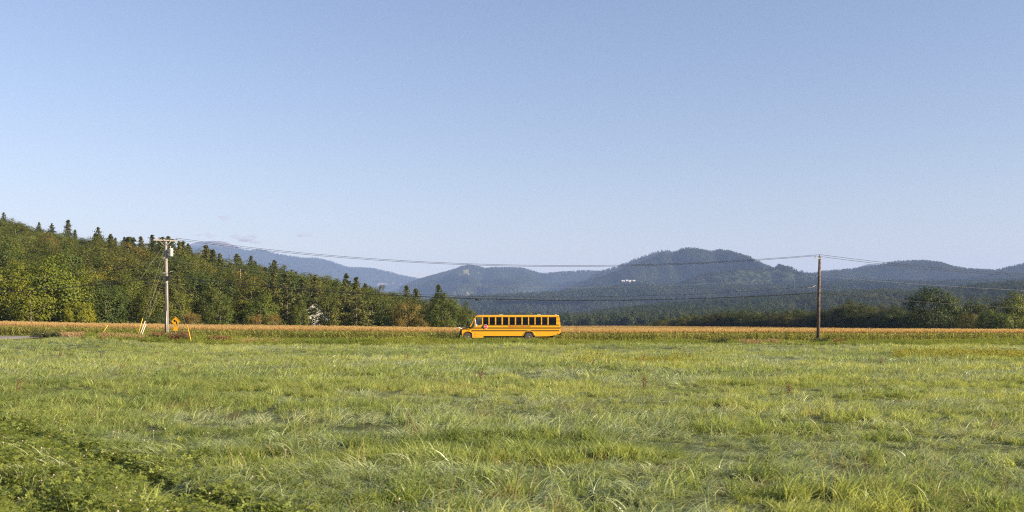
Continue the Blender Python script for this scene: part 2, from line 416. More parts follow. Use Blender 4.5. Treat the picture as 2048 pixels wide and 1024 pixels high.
def mi_A(C):
    z = C[:, 2]; r = (z > 920+40*fbm(C[:, 0]/100, C[:, 1]/100, 8)) | in_cliff(C[:, 0], C[:, 1], z)
    return np.where(r, 1, 0)
SKI = [(-295, 6900), (-305, 6500), (-325, 6150), (-330, 5700), (-322, 5350)]
def in_ski(X, Y):
    X = X/KB; Y = Y/KB
    sx = np.interp(Y, [p[1] for p in SKI[::-1]], [p[0] for p in SKI[::-1]])
    w = 34*fbm(X/45, Y/80, 3, 2)+6*np.sin(Y/70)
    s2 = np.interp(Y, [5200, 6000, 6850], [-250, -190, -230])
    return ((np.abs(X-sx+30*(fbm(Y/150, X*0, 6, 2)-.5)) < w) | ((np.abs(X-s2) < 7) & (fbm(X/80, Y/80, 4, 2) > .5))) & (Y > 5250) & (Y < 6930)
def mi_B(C): return np.where(in_ski(C[:, 0], C[:, 1]), 1, 0)
MA.sheet('mountain', -6500, 350, 260, 150, [m_mtn, m_rock], 'long far mountain with bald grey summit and pale cliffs', mi_A)
MB_.sheet('mountain', -1400, 1600, 260, 170, [m_mtn, m_ski], 'rounded blue mountain with a tan ski trail down its face', mi_B)
MC2.sheet('mountain', 330, 2100, 90, 60, [m_mtn], 'shadowed blue shoulder peak behind the tallest peak')
MC.sheet('mountain', -65, 3450, 260, 150, [m_mtn], 'big wooded mountain with twin summit and long shoulder')
ME.sheet('mountain', 3350, 4350, 50, 30, [m_mtn], 'small far blue peak just showing over a saddle')
F1.sheet('foothill', -1500, 2600, 200, 120, [m_mtn], 'broad forested foothills rising from the valley', )
F2.sheet('foothill', -320, 1380, 160, 90, [m_floor], 'low wooded ridge just behind the valley tree line')

# ------------------------------------------------------------------ plants: meshes of leaf-sized faces
def cards(P_, N_, ln, wd, r, droop=0.0, jitter=.8):
    """pointed leaf quads at P_ facing roughly N_"""
    n = len(P_)
    nr_ = N_+r.normal(0, jitter, (n, 3)); nr_ /= np.linalg.norm(nr_, axis=1, keepdims=True)+1e-9
    t = r.normal(0, 1, (n, 3)); t[:, 2] -= droop; t -= nr_*np.sum(t*nr_, 1, keepdims=True); t /= np.linalg.norm(t, axis=1, keepdims=True)+1e-9
    b = np.cross(nr_, t); L_ = (ln*r.uniform(.6, 1.3, n))[:, None]; W_ = (wd*r.uniform(.6, 1.3, n))[:, None]
    V = np.stack([P_-t*L_*.5, P_+b*W_*.5, P_+t*L_*.5, P_-b*W_*.5], 1).reshape(-1, 3)
    return V, np.arange(4*n).reshape(-1, 4)
def tube_np(pts, rad, n=6):
    mb = MB(); mb.tube(pts, rad, n, caps=True); return mb
def broadleaf(seed, H=12.0, wide=.36, base=.12, nclu=74, per=72, leaf=.34, lump=.34, top=.5):
    """returns trunk MB, crown verts, crown quads"""
    r = np.random.default_rng(seed); mb = MB()
    lean = r.normal(0, .02*H, 2); tp = [(lean[0]*k*k, lean[1]*k*k, H*.86*k) for k in np.linspace(0, 1, 7)]
    mb.tube(tp, [H*.022*(1-.85*k)+.02 for k in np.linspace(0, 1, 7)], 7)
    ctr = np.array([lean[0]*.4, lean[1]*.4, H*(base+1)/2]); rad = np.array([H*wide, H*wide, H*(1-base)/2])
    d = r.normal(0, 1, (nclu, 3)); d /= np.linalg.norm(d, axis=1, keepdims=True)
    az = np.arctan2(d[:, 1], d[:, 0])
    lum = 1+lump*(vnoise(az*1.6+9, d[:, 2]*2.2+seed, seed)-.5)*2
    rf = r.uniform(.5, 1, nclu)**.5*lum
    sq = np.where(d[:, 2] > 0, 1.0, .96)
    C = ctr+d*rad*rf[:, None]*np.stack([1-.18*np.maximum(d[:, 2], 0)*top, 1-.18*np.maximum(d[:, 2], 0)*top, sq], 1)
    C[:, 2] = np.maximum(C[:, 2], H*.05)
    for k in r.choice(nclu, 12, replace=False):          # limbs reach out to leaf clumps
        z0 = min(max(.18*H, C[k, 2]-np.hypot(*C[k, :2])*.8), .8*H); f = z0/(H*.86); a = np.array([lean[0]*f*f, lean[1]*f*f, z0]); e = C[k]
        mid = (a+e)/2+np.array([0, 0, -.04*H]); mb.tube([a, mid, e], [H*.009, H*.006, .015], 5)
    pn = r.poisson(per, nclu); own = np.repeat(np.arange(nclu), pn); n = len(own)
    cs = H*.066*r.uniform(.7, 1.35, nclu)
    off = r.normal(0, 1, (n, 3))*np.array([1, 1, .62])*cs[own][:, None]
    Pp = C[own]+off; Pp[:, 2] = np.maximum(Pp[:, 2], .25)
    Nn = off/np.linalg.norm(off, axis=1, keepdims=True)*.9+d[own]*.55+np.array([0, 0, .3])
    Vv, Q = cards(Pp, Nn, leaf, leaf*.8, r, .3, .30)
    return mb, Vv, Q
def pine(seed, H=14.0, wl=.40, spread=.2, gap=.15, tuft=9, needle=.5, bottom=.08):
    r = np.random.default_rng(seed); mb = MB()
    ln = r.normal(0, .008*H, 2); tp = [(ln[0]*k*k, ln[1]*k*k, H*.99*k) for k in np.linspace(0, 1, 8)]
    mb.tube(tp, [H*.017*(1-.92*k)+.012 for k in np.linspace(0, 1, 8)], 7)
    Pp = []; Nn = []; z = H*bottom
    while z < H*.985:
        f = z/H; env = (spread*H*1.2*(1-f)**.85)*(1 if f > .3 else .6+1.33*f)
        nb = r.integers(4, 7); a0 = r.uniform(0, 6.28); lay = r.uniform(.75, 1.15)
        for k in range(nb):
            if r.random() < gap: continue
            a = a0+6.283*k/nb+r.normal(0, .22); L_ = max(.12, env*lay*r.uniform(.5, 1.15)); up = lerp(.02, .75, f**1.5)+r.normal(0, .07)
            dv = np.array([math.cos(a), math.sin(a), up]); p0 = np.array([ln[0]*f*f, ln[1]*f*f, z]); p1 = p0+dv*L_+np.array([0, 0, .10*L_])
            if L_ > .9: mb.tube([p0, p0+dv*L_*.5, p1], [H*.0035, H*.0026, .01], 4, caps=False)
            nt_ = max(2, int(L_/.42))
            for q in range(nt_):
                s_ = lerp(.3, 1.03, (q+r.random()*.6)/nt_); c = p0+dv*L_*s_+np.array([0, 0, .10*L_*s_*s_])
                m = tuft; o_ = r.normal(0, 1, (m, 3))*np.array([.34, .34, .17])*min(1.0, .22+L_/2.2); Pp.append(c+o_+np.array([0, 0, .06])); Nn.append(o_*.8+np.array([0, 0, .7]))
        z += wl*r.uniform(.7, 1.3)
    Pp = np.concatenate(Pp); Nn = np.concatenate(Nn)
    V, Q = cards(Pp, Nn, needle, needle*.5, r, -.4, .5)
    return mb, V, Q
def bare_tree(seed, H=9.0, twigs=True):
    r = np.random.default_rng(seed); mb = MB(); tips = []
    def grow(p, d, L_, rad, lev):
        q = p+d*L_; mid = (p+q)/2+r.normal(0, .04*L_, 3); mb.tube([p, mid, q], [rad, rad*.8, rad*.55], 5 if lev < 2 else 4, caps=False); tips.append((q, d, lev))
        if lev < 4:
            for k in range(r.integers(2, 4)):
                d2 = d+r.normal(0, .38, 3)+np.array([0, 0, .12]); d2 /= np.linalg.norm(d2); grow(q, d2, L_*r.uniform(.6, .8), rad*.55, lev+1)
    for k in range(2): grow(np.array([k*.25, 0, 0.]), np.array([r.normal(0, .12), r.normal(0, .12), 1.]), H*.33, H*.012, 0)
    return mb, tips

m_bark = mat('bark', (.11, .09, .07), .9, .1, noise=(6, .25, (.19, .16, .13)), bump=(18, .6))
m_birch = mat('pale_bark', (.48, .42, .36), .85, .1, noise=(3, .25, (.30, .25, .20)), bump=(18, .4))
m_leaf = leaf_mat('broadleaf_leaves', [(.050, .066, .013), (.088, .104, .018), (.140, .143, .027)], .32, .55, .2, .35, objcol=True)
m_need = leaf_mat('pine_needles', [(.056, .070, .022), (.090, .104, .031), (.132, .138, .044)], .25, .55, .2, .4, objcol=True)
def protos_of(fn, lst, lm, kindname):
    out = []
    for kw in lst:
        mb, V, Q = fn(**kw)
        tr = bpy.data.meshes.new(kindname+'_trunk'); tr.from_pydata(mb.v, [], mb.f); tr.materials.append(m_bark); tr.polygons.foreach_set('use_smooth', [True]*len(mb.f)); tr.update()
        cr = fast_mesh(kindname+'_crown', V, Q, [lm])
        out.append((tr, cr, kw.get('H', 12.0)))
    return out
BL = protos_of(broadleaf, [dict(seed=1), dict(seed=2, wide=.42, H=12., lump=.4), dict(seed=3, wide=.31, base=.08, H=12.), dict(seed=4, wide=.38, base=.02, H=12., nclu=100), dict(seed=5, wide=.48, base=.0, H=12., nclu=150, per=70), dict(seed=6, wide=.27, base=.1, H=12., top=1.2), dict(seed=16, wide=.40, base=.05, H=12., lump=.55, per=48)], m_leaf, 'broadleaf')
PN = protos_of(pine, [dict(seed=21, spread=.24), dict(seed=22, spread=.28, gap=.25), dict(seed=23, spread=.20), dict(seed=24, spread=.27, gap=.3, bottom=.12), dict(seed=25, spread=.32, gap=.22, wl=.45)], m_need, 'pine')
BU = protos_of(broadleaf, [dict(seed=31, H=12., wide=.62, base=-.1, nclu=90, per=60, leaf=.5), dict(seed=32, H=12., wide=.5, base=-.05, nclu=80, per=60, leaf=.45, lump=.5)], m_leaf, 'bush')

def put_tree(name, proto, loc, H, rz, color, label, cat, group=None, sx=1.0):
    tr, cr, h0 = proto; k = H/h0
    e = empty(name, loc, rz, label, cat, group); e.scale = (k*sx, k*sx, k)
    a = bpy.data.objects.new('trunk', tr); COL.objects.link(a); a.parent = e
    b = bpy.data.objects.new('crown', cr); COL.objects.link(b); b.parent = e; b.color = (*color, 1)
    return e
# ------------------------------------------------------------------ wooded hillside: every tree a thing
SKY_U = [-200, 0, 20, 60, 75, 110, 130, 160, 190, 230, 270, 330, 360, 400, 440, 480, 520, 560, 600, 640, 690, 740, 780, 830, 860, 890, 915, 935, 960]
SKY_V = [400, 436, 432, 450, 456, 463, 466, 474, 470, 478, 486, 484, 492, 502, 512, 520, 526, 530, 540, 548, 562, 572, 580, 596, 598, 592, 606, 622, 648]
rt = random.Random(5)
OLIVE = [(1.0, 1.0, 1.0), (.85, .95, 1.0), (1.15, 1.05, .9), (.75, .85, .9), (1.25, 1.05, .95)]
RUST = [(1.45, 1.0, 1.1), (1.35, 1.05, 1.2), (1.3, 1.05, .85)]
GOLD = [(1.6, 1.45, .7), (1.45, 1.4, .65)]
spots = []       # (x, y) with room between
def room(x, y, d):
    return all((x-a)**2+(y-b)**2 > d*d for a, b in spots)
hero = []
def plant(name, proto, u, Y, vtop, color, label, cat, sx=1.0, group=None, H=None):
    x = (u-1024)/FPX*Y; z = float(ground_z(x, Y)); h = H or (CAMZ+(V0-vtop)/FPX*Y-z)
    spots.append((x, Y)); put_tree(name, proto, (x, Y, z-.15), h, rt.uniform(0, 6.28), color, label, cat, group, sx)
# trees one can point at, from the left of the picture to the right
plant('broadleaf_tree', BL[4], 18, 196, 527, (1.45, 1.4, .8), 'yellow-green broad maple at the left end of the wood, by the corn', 'tree')
plant('broadleaf_tree', BL[4], 92, 199, 512, (1.35, 1.4, .75), 'tallest big round yellow-green maple at the left corner of the wood', 'tree', 1.05)
plant('broadleaf_tree', BL[1], 62, 193, 560, (1.6, 1.5, .7), 'low bright yellow-green tree in front of the big round maple', 'tree', 1.15)
plant('broadleaf_tree', BL[3], 150, 202, 545, (1.3, 1.3, .8), 'yellow-green maple flanking the tallest round maple on its right', 'tree')
plant('bush', BU[0], 160, 196, 598, (1.8, 1.6, .6), 'small golden-green bush at the foot of the maples', 'bush', .8)
plant('broadleaf_tree', BL[6], 200, 222, 528, (1.9, 1.45, .55), 'golden autumn tree among dark trees above the yellow guy guard', 'tree', .7)
plant('broadleaf_tree', BL[4], 212, 205, 562, (.72, .85, .85), 'dark green round tree right of the yellow-green maples', 'tree')
plant('broadleaf_tree', BL[1], 258, 212, 556, (1.15, 1.2, .7), 'green tree with yellow cast behind the guy wires', 'tree')
plant('broadleaf_tree', BL[2], 300, 210, 572, (1.1, 1.05, .9), 'olive edge tree just left of the pale utility pole', 'tree')
plant('broadleaf_tree', BL[3], 350, 212, 580, (1.25, 1.2, .8), 'light olive edge tree behind the yellow curve sign', 'tree')
plant('bush', BU[0], 320, 204, 622, (.8, .9, .9), 'dark bush at the wood edge behind the pale pole', 'bush')
plant('broadleaf_tree', BL[1], 440, 216, 595, (.95, 1.05, .9), 'rounded green edge tree right of the pale birch stems', 'tree')
plant('broadleaf_tree', BL[4], 520, 220, 588, (1.0, 1.1, .8), 'fresh green broad edge tree below the bare dead trunk', 'tree')
plant('pine_tree', PN[4], 574, 226, 560, (1.2, 1.15, 1.0), 'pale green pine at the wood edge left of the white house', 'tree', 1.1)
plant('broadleaf_tree', BL[4], 600, 222, 602, (1.05, 1.1, .85), 'round olive tree hugging the left side of the white house', 'tree', .62)
plant('broadleaf_tree', BL[2], 660, 224, 590, (1.0, .95, .8), 'olive brown tree hugging the right side of the white house', 'tree', 1.05)
plant('pine_tree', PN[4], 712, 226, 578, (1.35, 1.25, 1.05), 'big pale green pine with drooping boughs near the corn', 'tree', 1.35)
plant('broadleaf_tree', BL[0], 812, 232, 598, (1.55, 1.05, 1.15), 'reddish brown thinning tree at the wood edge', 'tree', 1.1)
plant('broadleaf_tree', BL[4], 884, 236, 588, (.8, .9, .8), 'dark green round tree near the right end of the wood', 'tree', .95)
plant('pine_tree', PN[0], 876, 246, 582, (.95, 1.0, 1.0), 'dark pine rising behind the last round trees of the wood', 'tree', 1.3)
plant('broadleaf_tree', BL[3], 928, 238, 609, (.95, .95, .8), 'last dark tree of the wood, above the nose of the bus', 'tree', 1.0)
plant('bush', BU[0], 890, 231, 636, (1.3, 1.25, .85), 'low light green bush between wood and corn near the bus', 'bush', 1.2)
plant('bush', BU[1], 838, 230, 630, (1.5, 1.0, 1.1), 'brownish bush at the wood edge below the reddish tree', 'bush', 1.0)
for u_, Y_, v_, k_, w_ in ((8, 415, 428, 1, 'leftmost pine on the hill crest'), (78, 405, 447, 0, 'first of two close pines left of the lone crest pine'), (103, 403, 450, 3, 'second of two close pines left of the lone crest pine'),
                       (136, 400, 444, 2, 'lone pointed pine on the bare crest line'), (150, 398, 462, 2, 'small young pine beside the lone crest pine'), (197, 345, 461, 0, 'tall dark pine starting the pine stand on the ridge'),
                       (222, 350, 473, 1, 'spreading dark pine second in the ridge stand'), (245, 335, 482, 4, 'broad pine in the middle of the ridge stand'), (306, 330, 474, 1, 'pine crown just behind the pole top'),
                       (368, 320, 487, 0, 'pine on the skyline right of the transformer'), (412, 312, 495, 0, 'pointed dark pine on the skyline below the far bald summit'), (440, 305, 509, 2, 'slim pine on the sloping skyline'),
                       (474, 305, 511, 4, 'pale broad pine above the bare dead trunk'), (503, 300, 516, 0, 'narrow dark pine right of the bare dead trunk'), (548, 300, 524, 4, 'wide bushy pine halfway down the skyline'),
                       (693, 285, 554, 2, 'dark pointed pine on the skyline before the cliffs'), (712, 285, 560, 2, 'smaller dark pine next to the skyline pine before the cliffs'), (812, 265, 580, 0, 'small skyline pine left of the last wood trees'), (832, 262, 584, 2, 'second small skyline pine left of the last wood trees')):
    plant('pine_tree', PN[k_], u_, Y_, v_+(6 if 210 < u_ < 560 else 3), (1.15, 1.12, 1.0) if k_ != 4 else (1.3, 1.2, 1.0), w_, 'tree', 1.4)

kinds = {'olive': 'olive green broadleaf tree massed on the wooded hillside', 'rust': 'rusty brown autumn tree massed on the wooded hillside', 'gold': 'yellowing autumn tree massed on the wooded hillside', 'pine': 'dark green pine massed on the wooded hillside'}
def zone_words(u, t):
    z = ('near the left picture edge' if u < 45 else 'above the tallest maple' if u < 110 else 'below the lone crest pine' if u < 175 else 'left of the pale pole' if u < 335 else 'between pale pole and dead trunk' if u < 480 else 'between dead trunk and white house' if u < 630 else 'just right of the white house' if u < 770 else 'near the right end of the wood')
    return ('low in the wood ' if t < .3 else 'halfway up the wood ' if t < .65 else 'high in the wood ')+z
def anon(u, Y, edge=False):
    x = (u-1024)/FPX*Y; z = float(ground_z(x, Y)); e = float(wood_edge(u)); c = float(np.interp(u, HILL_U, HILL_C)); t = (Y-e)/max(c-e, 20)
    pp = float(np.interp(u, [0, 160, 200, 420, 560, 720, 900], [.05, .08, .5, .45, .42, .3, .25]))*(.5 if t > .4 else .35)
    lim = CAMZ+(V0-float(np.interp(u, SKY_U, SKY_V)))/FPX*Y-z-.3
    isp = rt.random() < (.6 if 185 < u < 430 and t > .45 else pp)
    h = rt.uniform(9.0, 12.5) if isp else rt.uniform(8.0, 12.0)
    if u < 190 and t > .3: h *= .75
    stand = 185 < u < 430 and t > .45
    h = min(h*(1.15 if stand and isp else 1), lim-(rt.uniform(-.6, 1.2) if stand else rt.uniform(.6, 3.0) if isp else rt.uniform(0, .9)))
    if h < 4: return
    spots.append((x, Y))
    if isp:
        pk = rt.randrange(5); cb = [(1, 1, 1), (.8, .9, .95), (1.25, 1.15, 1.0), (1.05, 1.05, .85), (1.4, 1.2, 1.1)][pk]; lw = ('pale ' if pk in (2, 4) else 'dark ')+'green pine '+zone_words(u, t)
        put_tree('pine_tree', PN[rt.randrange(5)], (x, Y, z-.15), h*1.03, rt.uniform(0, 6.28), cb, lw, 'tree', lw.replace(' pine ', ' pines '), rt.uniform(1.1, 1.55))
    else:
        q = rt.random(); kd = 'rust' if q < .08 else 'gold' if q < .13 else 'olive'
        cb = rt.choice({'rust': RUST, 'gold': GOLD, 'olive': OLIVE}[kd]); b = rt.uniform(.85, 1.15); lw = ({'rust': 'rusty brown', 'gold': 'yellowing', 'olive': 'light olive' if b*cb[0] > 1 else 'deep green'}[kd])+' broadleaf tree '+zone_words(u, t)
        if u < 190 and t > .25: cb = (cb[0]*1.05, cb[1]*1.0, cb[2]*1.0)
        anon_broad.append((h/Y, rt.choice([0, 1, 2, 3, 4, 5, 6]), (x, Y, z-.15), h, rt.uniform(0, 6.28), tuple(w*b for w in cb), lw, rt.uniform(1.05, 1.45)))
HOUSE = P(630, 655, 233); anon_broad = []
def near_house(x, Y): return abs(x-HOUSE.x*Y/233) < 2.6 and Y < 240
for k in range(5000):
    u = rt.uniform(-110, 945); e = float(wood_edge(u)); c = float(np.interp(u, HILL_U, HILL_C))
    Y = e+6+(c+25-e-6)*rt.random()**.85
    x = (u-1024)/FPX*Y
    if near_house(x, Y): continue
    d = float(np.interp(Y, [200, 300, 420], [4.9, 6.3, 7.2]))*(1.0 if u > 200 else .95)
    if room(x, Y, d): anon(u, Y)
anon_broad.sort(key=lambda q: -q[0])
for _, k, lc, h, rz, cb, lw, sx in anon_broad[:190]:
    put_tree('broadleaf_tree', BL[k], lc, h, rz, cb, lw, 'tree', lw.replace(' tree', ' trees', 1), sx)
rest = anon_broad[190:]         # the smallest, farthest crowns high on the hill read as one mass
c_rest = proto_collection('hillside_crowns', [b[1] for b in BL])
scatter('hillside_woods', [q[2] for q in rest], [(0, 0, q[4]) for q in rest], [(q[3]/12*q[7], q[3]/12*q[7], q[3]/12) for q in rest], [q[1] for q in rest], c_rest, 'olive canopy of small far crowns high on the wooded hillside', 'woods')
print('trees', len(spots), len(rest))

# stems without leaves: a dead trunk and pale birches at the edge of the wood
mb = MB(); p = P(481, 588, 250)
r_ = np.random.default_rng(3)
mb.tube([p+Vector((0, 0, -4)), p+Vector((.05, 0, 2.5)), p+Vector((-.05, 0, 6.3))], [.14, .11, .05], 7)
e = empty('dead_tree', p+Vector((0, 0, -4)), 0, 'bare pale dead trunk standing up among the pines', 'tree')
mb.v = [tuple(Vector(v)-(p+Vector((0, 0, -4)))) for v in mb.v]
mb.build('trunk', m_birch, e)
mb = MB()
for k in range(7):
    z_ = 4.5+k*.8; a = k*2.4; mb.tube([(0, 0, z_), (math.cos(a)*.7, math.sin(a)*.7, z_+.15)], [.04, .012], 4)
mb.build('branch_stub', m_birch, e)
def birch(u, Y, vtop, seed, label):
    x = (u-1024)/FPX*Y; z = float(ground_z(x, Y)); H = CAMZ+(V0-vtop)/FPX*Y-z
    b_, tips = bare_tree(seed, H*.52)
    e = empty('birch_tree', (x, Y, z), 0, label, 'tree')
    b_.build('trunk', m_birch, e, fix=False)
    r = np.random.default_rng(seed); T = np.array([t[0] for t in tips if t[2] >= 2]); own = np.repeat(np.arange(len(T)), 9); off = r.normal(0, .35, (len(own), 3))
    V, Q = cards(T[own]+off, off, .22, .14, r); o = bpy.data.objects.new('crown', fast_mesh('birch_crown', V, Q, [m_leaf])); COL.objects.link(o); o.parent = e; o.color = (1.9, 1.2, 1.5, 1)
birch(384, 204, 584, 41, 'pale forked birch with thin brown leaves behind the curve sign')
birch(372, 206, 592, 42, 'leaning pale birch stem left of the forked birch')
birch(507, 212, 600, 43, 'slender pale birch below the narrow dark pine')
birch(545, 214, 596, 44, 'pale crooked birch at the wood edge below the wide bushy pine')
birch(668, 226, 574, 45, 'single pale snag stem above the round trees by the house')
birch(800, 226, 612, 46, 'thin grey birch in front of the reddish brown tree')

# ------------------------------------------------------------------ right-hand tree line
TL_U = [1262, 1290, 1330, 1380, 1420, 1480, 1560, 1640, 1690, 1730, 1760, 1800, 1832]
TL_V = [650, 643, 634, 628, 621, 620, 623, 618, 604, 602, 611, 614, 618]
n_ = 0
for row in (0, 1):
    u = 1266.0 + row*12
    while u < 1845:
        Y = float(np.interp(u, EDGE_U, EDGE_Y))+2+row*9+rt.uniform(-2, 2); x = (u-1024)/FPX*Y; z = float(ground_z(x, Y))
        h = CAMZ+(V0-float(np.interp(u, TL_U, TL_V)))/FPX*Y-z; h *= rt.uniform(.8, 1.08) if row else rt.uniform(.62, 1.0)
        cb = rt.choice(OLIVE+[(1.2, 1.0, .9), (.8, .9, .9)]); b = rt.uniform(.55, .95); lw = ('sunlit olive' if b*cb[0] > .82 else 'dark green')+' rounded tree, '+('back' if row else 'front')+' row of the low tree line, '+('at its low left end' if u < 1390 else 'left of the brown pole' if u < 1560 else 'behind the brown pole' if u < 1700 else 'right of the brown pole')  # crown colour scaled at random per tree, lighter ones called light olive
        put_tree('broadleaf_tree', BL[rt.choice([0, 1, 3, 4, 4, 6])], (x, Y, z-.3), h, rt.uniform(0, 6.28), tuple(w*b for w in cb), lw, 'tree', lw.replace(' tree', ' trees', 1), rt.uniform(1.15, 1.6))
        u += rt.uniform(12, 19); n_ += 1
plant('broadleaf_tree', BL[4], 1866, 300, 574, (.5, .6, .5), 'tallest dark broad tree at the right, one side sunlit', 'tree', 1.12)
plant('broadleaf_tree', BL[1], 1900, 312, 592, (.9, .95, .75), 'sunlit olive tree leaning out of the tallest dark tree', 'tree', 1.0)
plant('broadleaf_tree', BL[0], 1932, 292, 622, (1.2, .95, .9), 'brownish thin tree in front of the tallest dark tree', 'tree', 1.1)
plant('broadleaf_tree', BL[2], 1946, 306, 598, (.8, .9, .75), 'green tree just right of the tallest dark tree', 'tree', 1.1)
plant('broadleaf_tree', BL[6], 1982, 300, 592, (1.05, 1.0, .8), 'olive tree second from the right edge of the picture', 'tree', 1.1)
plant('broadleaf_tree', BL[5], 2026, 296, 584, (1.35, 1.35, .9), 'pale green slender poplar near the right edge', 'tree', 1.0)
plant('broadleaf_tree', BL[1], 2062, 300, 598, (.95, .95, .8), 'tree cut off by the right edge of the picture', 'tree', 1.1)
plant('broadleaf_tree', BL[3], 2110, 296, 596, (.95, .95, .8), 'tree standing beyond the right edge trees', 'tree', 1.1)
plant('broadleaf_tree', BL[4], 1978, 284, 620, (.9, 1.0, .75), 'broad rounded green bush tree in front of the right-hand trees', 'tree', 1.25)
plant('bush', BU[0], 2008, 281, 624, (1.15, 1.2, .8), 'sunlit round bush right of the broad bush tree', 'bush', .9)
plant('bush', BU[1], 2052, 280, 632, (1.35, 1.3, .8), 'small yellowish bush at the right edge', 'bush', 1.0)
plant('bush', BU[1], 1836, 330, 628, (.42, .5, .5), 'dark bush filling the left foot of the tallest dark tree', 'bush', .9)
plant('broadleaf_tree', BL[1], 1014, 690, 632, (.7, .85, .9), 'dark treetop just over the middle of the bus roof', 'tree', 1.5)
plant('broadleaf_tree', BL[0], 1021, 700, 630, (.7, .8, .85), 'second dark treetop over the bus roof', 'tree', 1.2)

# undergrowth along and inside the wood (uncountable)
m_under = leaf_mat('undergrowth_leaves', [(.04, .055, .015), (.075, .09, .022), (.13, .11, .04)], .3, .55, .2, .15, inst=True)
def bush_mesh(seed, n=420, leaf=.3):
    r = np.random.default_rng(seed); d = r.normal(0, 1, (n, 3)); d /= np.linalg.norm(d, axis=1, keepdims=True); d[:, 2] = np.abs(d[:, 2])
    Pp = d*r.uniform(.45, 1.1, n)[:, None]*np.array([1, 1, 1.1]); V, Q = cards(Pp, d+np.array([0, 0, .3]), leaf, leaf*.7, r, .2, .6); return fast_mesh('undergrowth_clump', V, Q, [m_under])
c_under = proto_collection('undergrowth_clumps', [bush_mesh(51), bush_mesh(52), bush_mesh(53, 300, .36)])
U = rng.uniform(-160, 950, 3000); e = wood_edge(U); c = np.interp(U, HILL_U, HILL_C); Y = e-1+(c+20-e)*rng.random(3000)**2.2; X = (U-1024)/FPX*Y
U2 = np.concatenate([rng.uniform(1262, 2120, 900)]); Y2 = wood_edge(U2)-2+rng.random(900)*16; X2 = (U2-1024)/FPX*Y2
X = np.concatenate([X, X2]); Y = np.concatenate([Y, Y2]); n = len(X)
ok = ~((np.abs(X-HOUSE.x*Y/233) < 3.0) & (Y < 242) & (Y > 200)); X = X[ok]; Y = Y[ok]; n = len(X)
Z = ground_z(X, Y); sc = rng.uniform(1.0, 2.3, n)
scatter('undergrowth', np.stack([X, Y, Z-.2], 1), np.stack([0*X, 0*X, rng.uniform(0, 6.28, n)], 1), sc, rng.integers(0, 3, n), c_under, 'leafy undergrowth at the feet of the trees', 'undergrowth')

# ------------------------------------------------------------------ far woods on the foothills and mountains (uncountable)
m_far = leaf_mat('far_tree_leaves', [(.020, .036, .014), (.038, .056, .019), (.066, .076, .026), (.105, .098, .040)], .15, .6, .1, .004, inst=True)
m_far2 = leaf_mat('far_mountain_leaves', [(.020, .033, .014), (.038, .052, .020), (.062, .071, .028), (.092, .088, .042)], .1, .6, .05, .0025, inst=True)
def strip_tree(fn, m, **kw):
    mb, V, Q = fn(**kw); V2 = np.array(mb.v); 
    return fast_mesh('far_tree', V, Q, [m])
c_mid = proto_collection('valley_trees', [strip_tree(broadleaf, m_far, seed=61, nclu=50, per=16, leaf=.85), strip_tree(broadleaf, m_far, seed=62, wide=.44, base=.0, nclu=50, per=16, leaf=.85, lump=.45), strip_tree(broadleaf, m_far, seed=63, wide=.3, nclu=45, per=16, leaf=.8), strip_tree(pine, m_far, seed=64, H=13., wl=.9, tuft=3, needle=.95), strip_tree(pine, m_far, seed=65, H=14., wl=1.0, tuft=3, needle=.95, spread=.17)])
c_low = proto_collection('mountain_trees', [strip_tree(broadleaf, m_far2, seed=71, nclu=26, per=5, leaf=2.3, base=-.1), strip_tree(broadleaf, m_far2, seed=72, wide=.45, base=-.1, nclu=26, per=5, leaf=2.3, lump=.4), strip_tree(broadleaf, m_far2, seed=73, wide=.25, base=-.1, nclu=22, per=5, leaf=2.0, top=2.5), strip_tree(pine, m_far2, seed=74, H=14., wl=2.4, tuft=2, needle=2.4)])
def far_wood(name, pts, coll, s0, s1, idxp, label):
    n = len(pts); k = rng.uniform(s0, s1, n); sc = np.stack([k*rng.uniform(.85, 1.2, n), k*rng.uniform(.85, 1.2, n), k*rng.uniform(.85, 1.15, n)], 1)
    idx = rng.choice(len(idxp), n, p=idxp); pts = pts.copy(); pts[:, 2] -= .3
    tint = np.clip(rng.normal(.42, .30, n)-.3*(idx >= 3)+.5*(fbm(pts[:, 0]/70, pts[:, 1]/110, 88, 2)-.5), 0, 1)
    return scatter(name, pts, np.stack([0*k, 0*k, rng.uniform(0, 6.28, n)], 1), sc, idx, coll, label, 'woods', tint)
far_wood('valley_woods', F2.pts(19000, 930, 2130, 0.0, 1.06), c_mid, .7, 1.2, [.27, .27, .22, .12, .12], 'mixed woods covering the low ridge behind the tree line')
far_wood('foothill_woods', F1.pts(40000, 860, 2130, 0.02, 1.05), c_low, 1.0, 1.6, [.35, .3, .15, .2], 'forest covering the foothills beyond the valley')
far_wood('mountain_woods', MC.pts(70000, 1040, 2110, .02, 1.01), c_low, .6, 1.0, [.35, .3, .2, .15], 'forest covering the big twin-summit mountain')
far_wood('ski_mountain_woods', MB_.pts(56000, 800, 1240, .02, 1.01, lambda X, Y: ~in_ski(X, Y)), c_low, .95, 1.4, [.35, .3, .2, .15], 'forest covering the ski trail mountain')
far_wood('shoulder_woods', MC2.pts(9000, 1180, 1420, .1, 1.01), c_low, .9, 1.3, [.35, .3, .2, .15], 'forest covering the shadowed shoulder peak')
def keepA(X, Y):
    Z = MA.H(X, Y); return ~(in_cliff(X, Y, Z) | (Z > 910+60*rng.random(len(X))))
far_wood('far_mountain_woods', MA.pts(52000, 350, 900, .15, 1.0, keepA), c_low, 1.1, 1.7, [.35, .3, .2, .15], 'forest covering the far bald mountain')
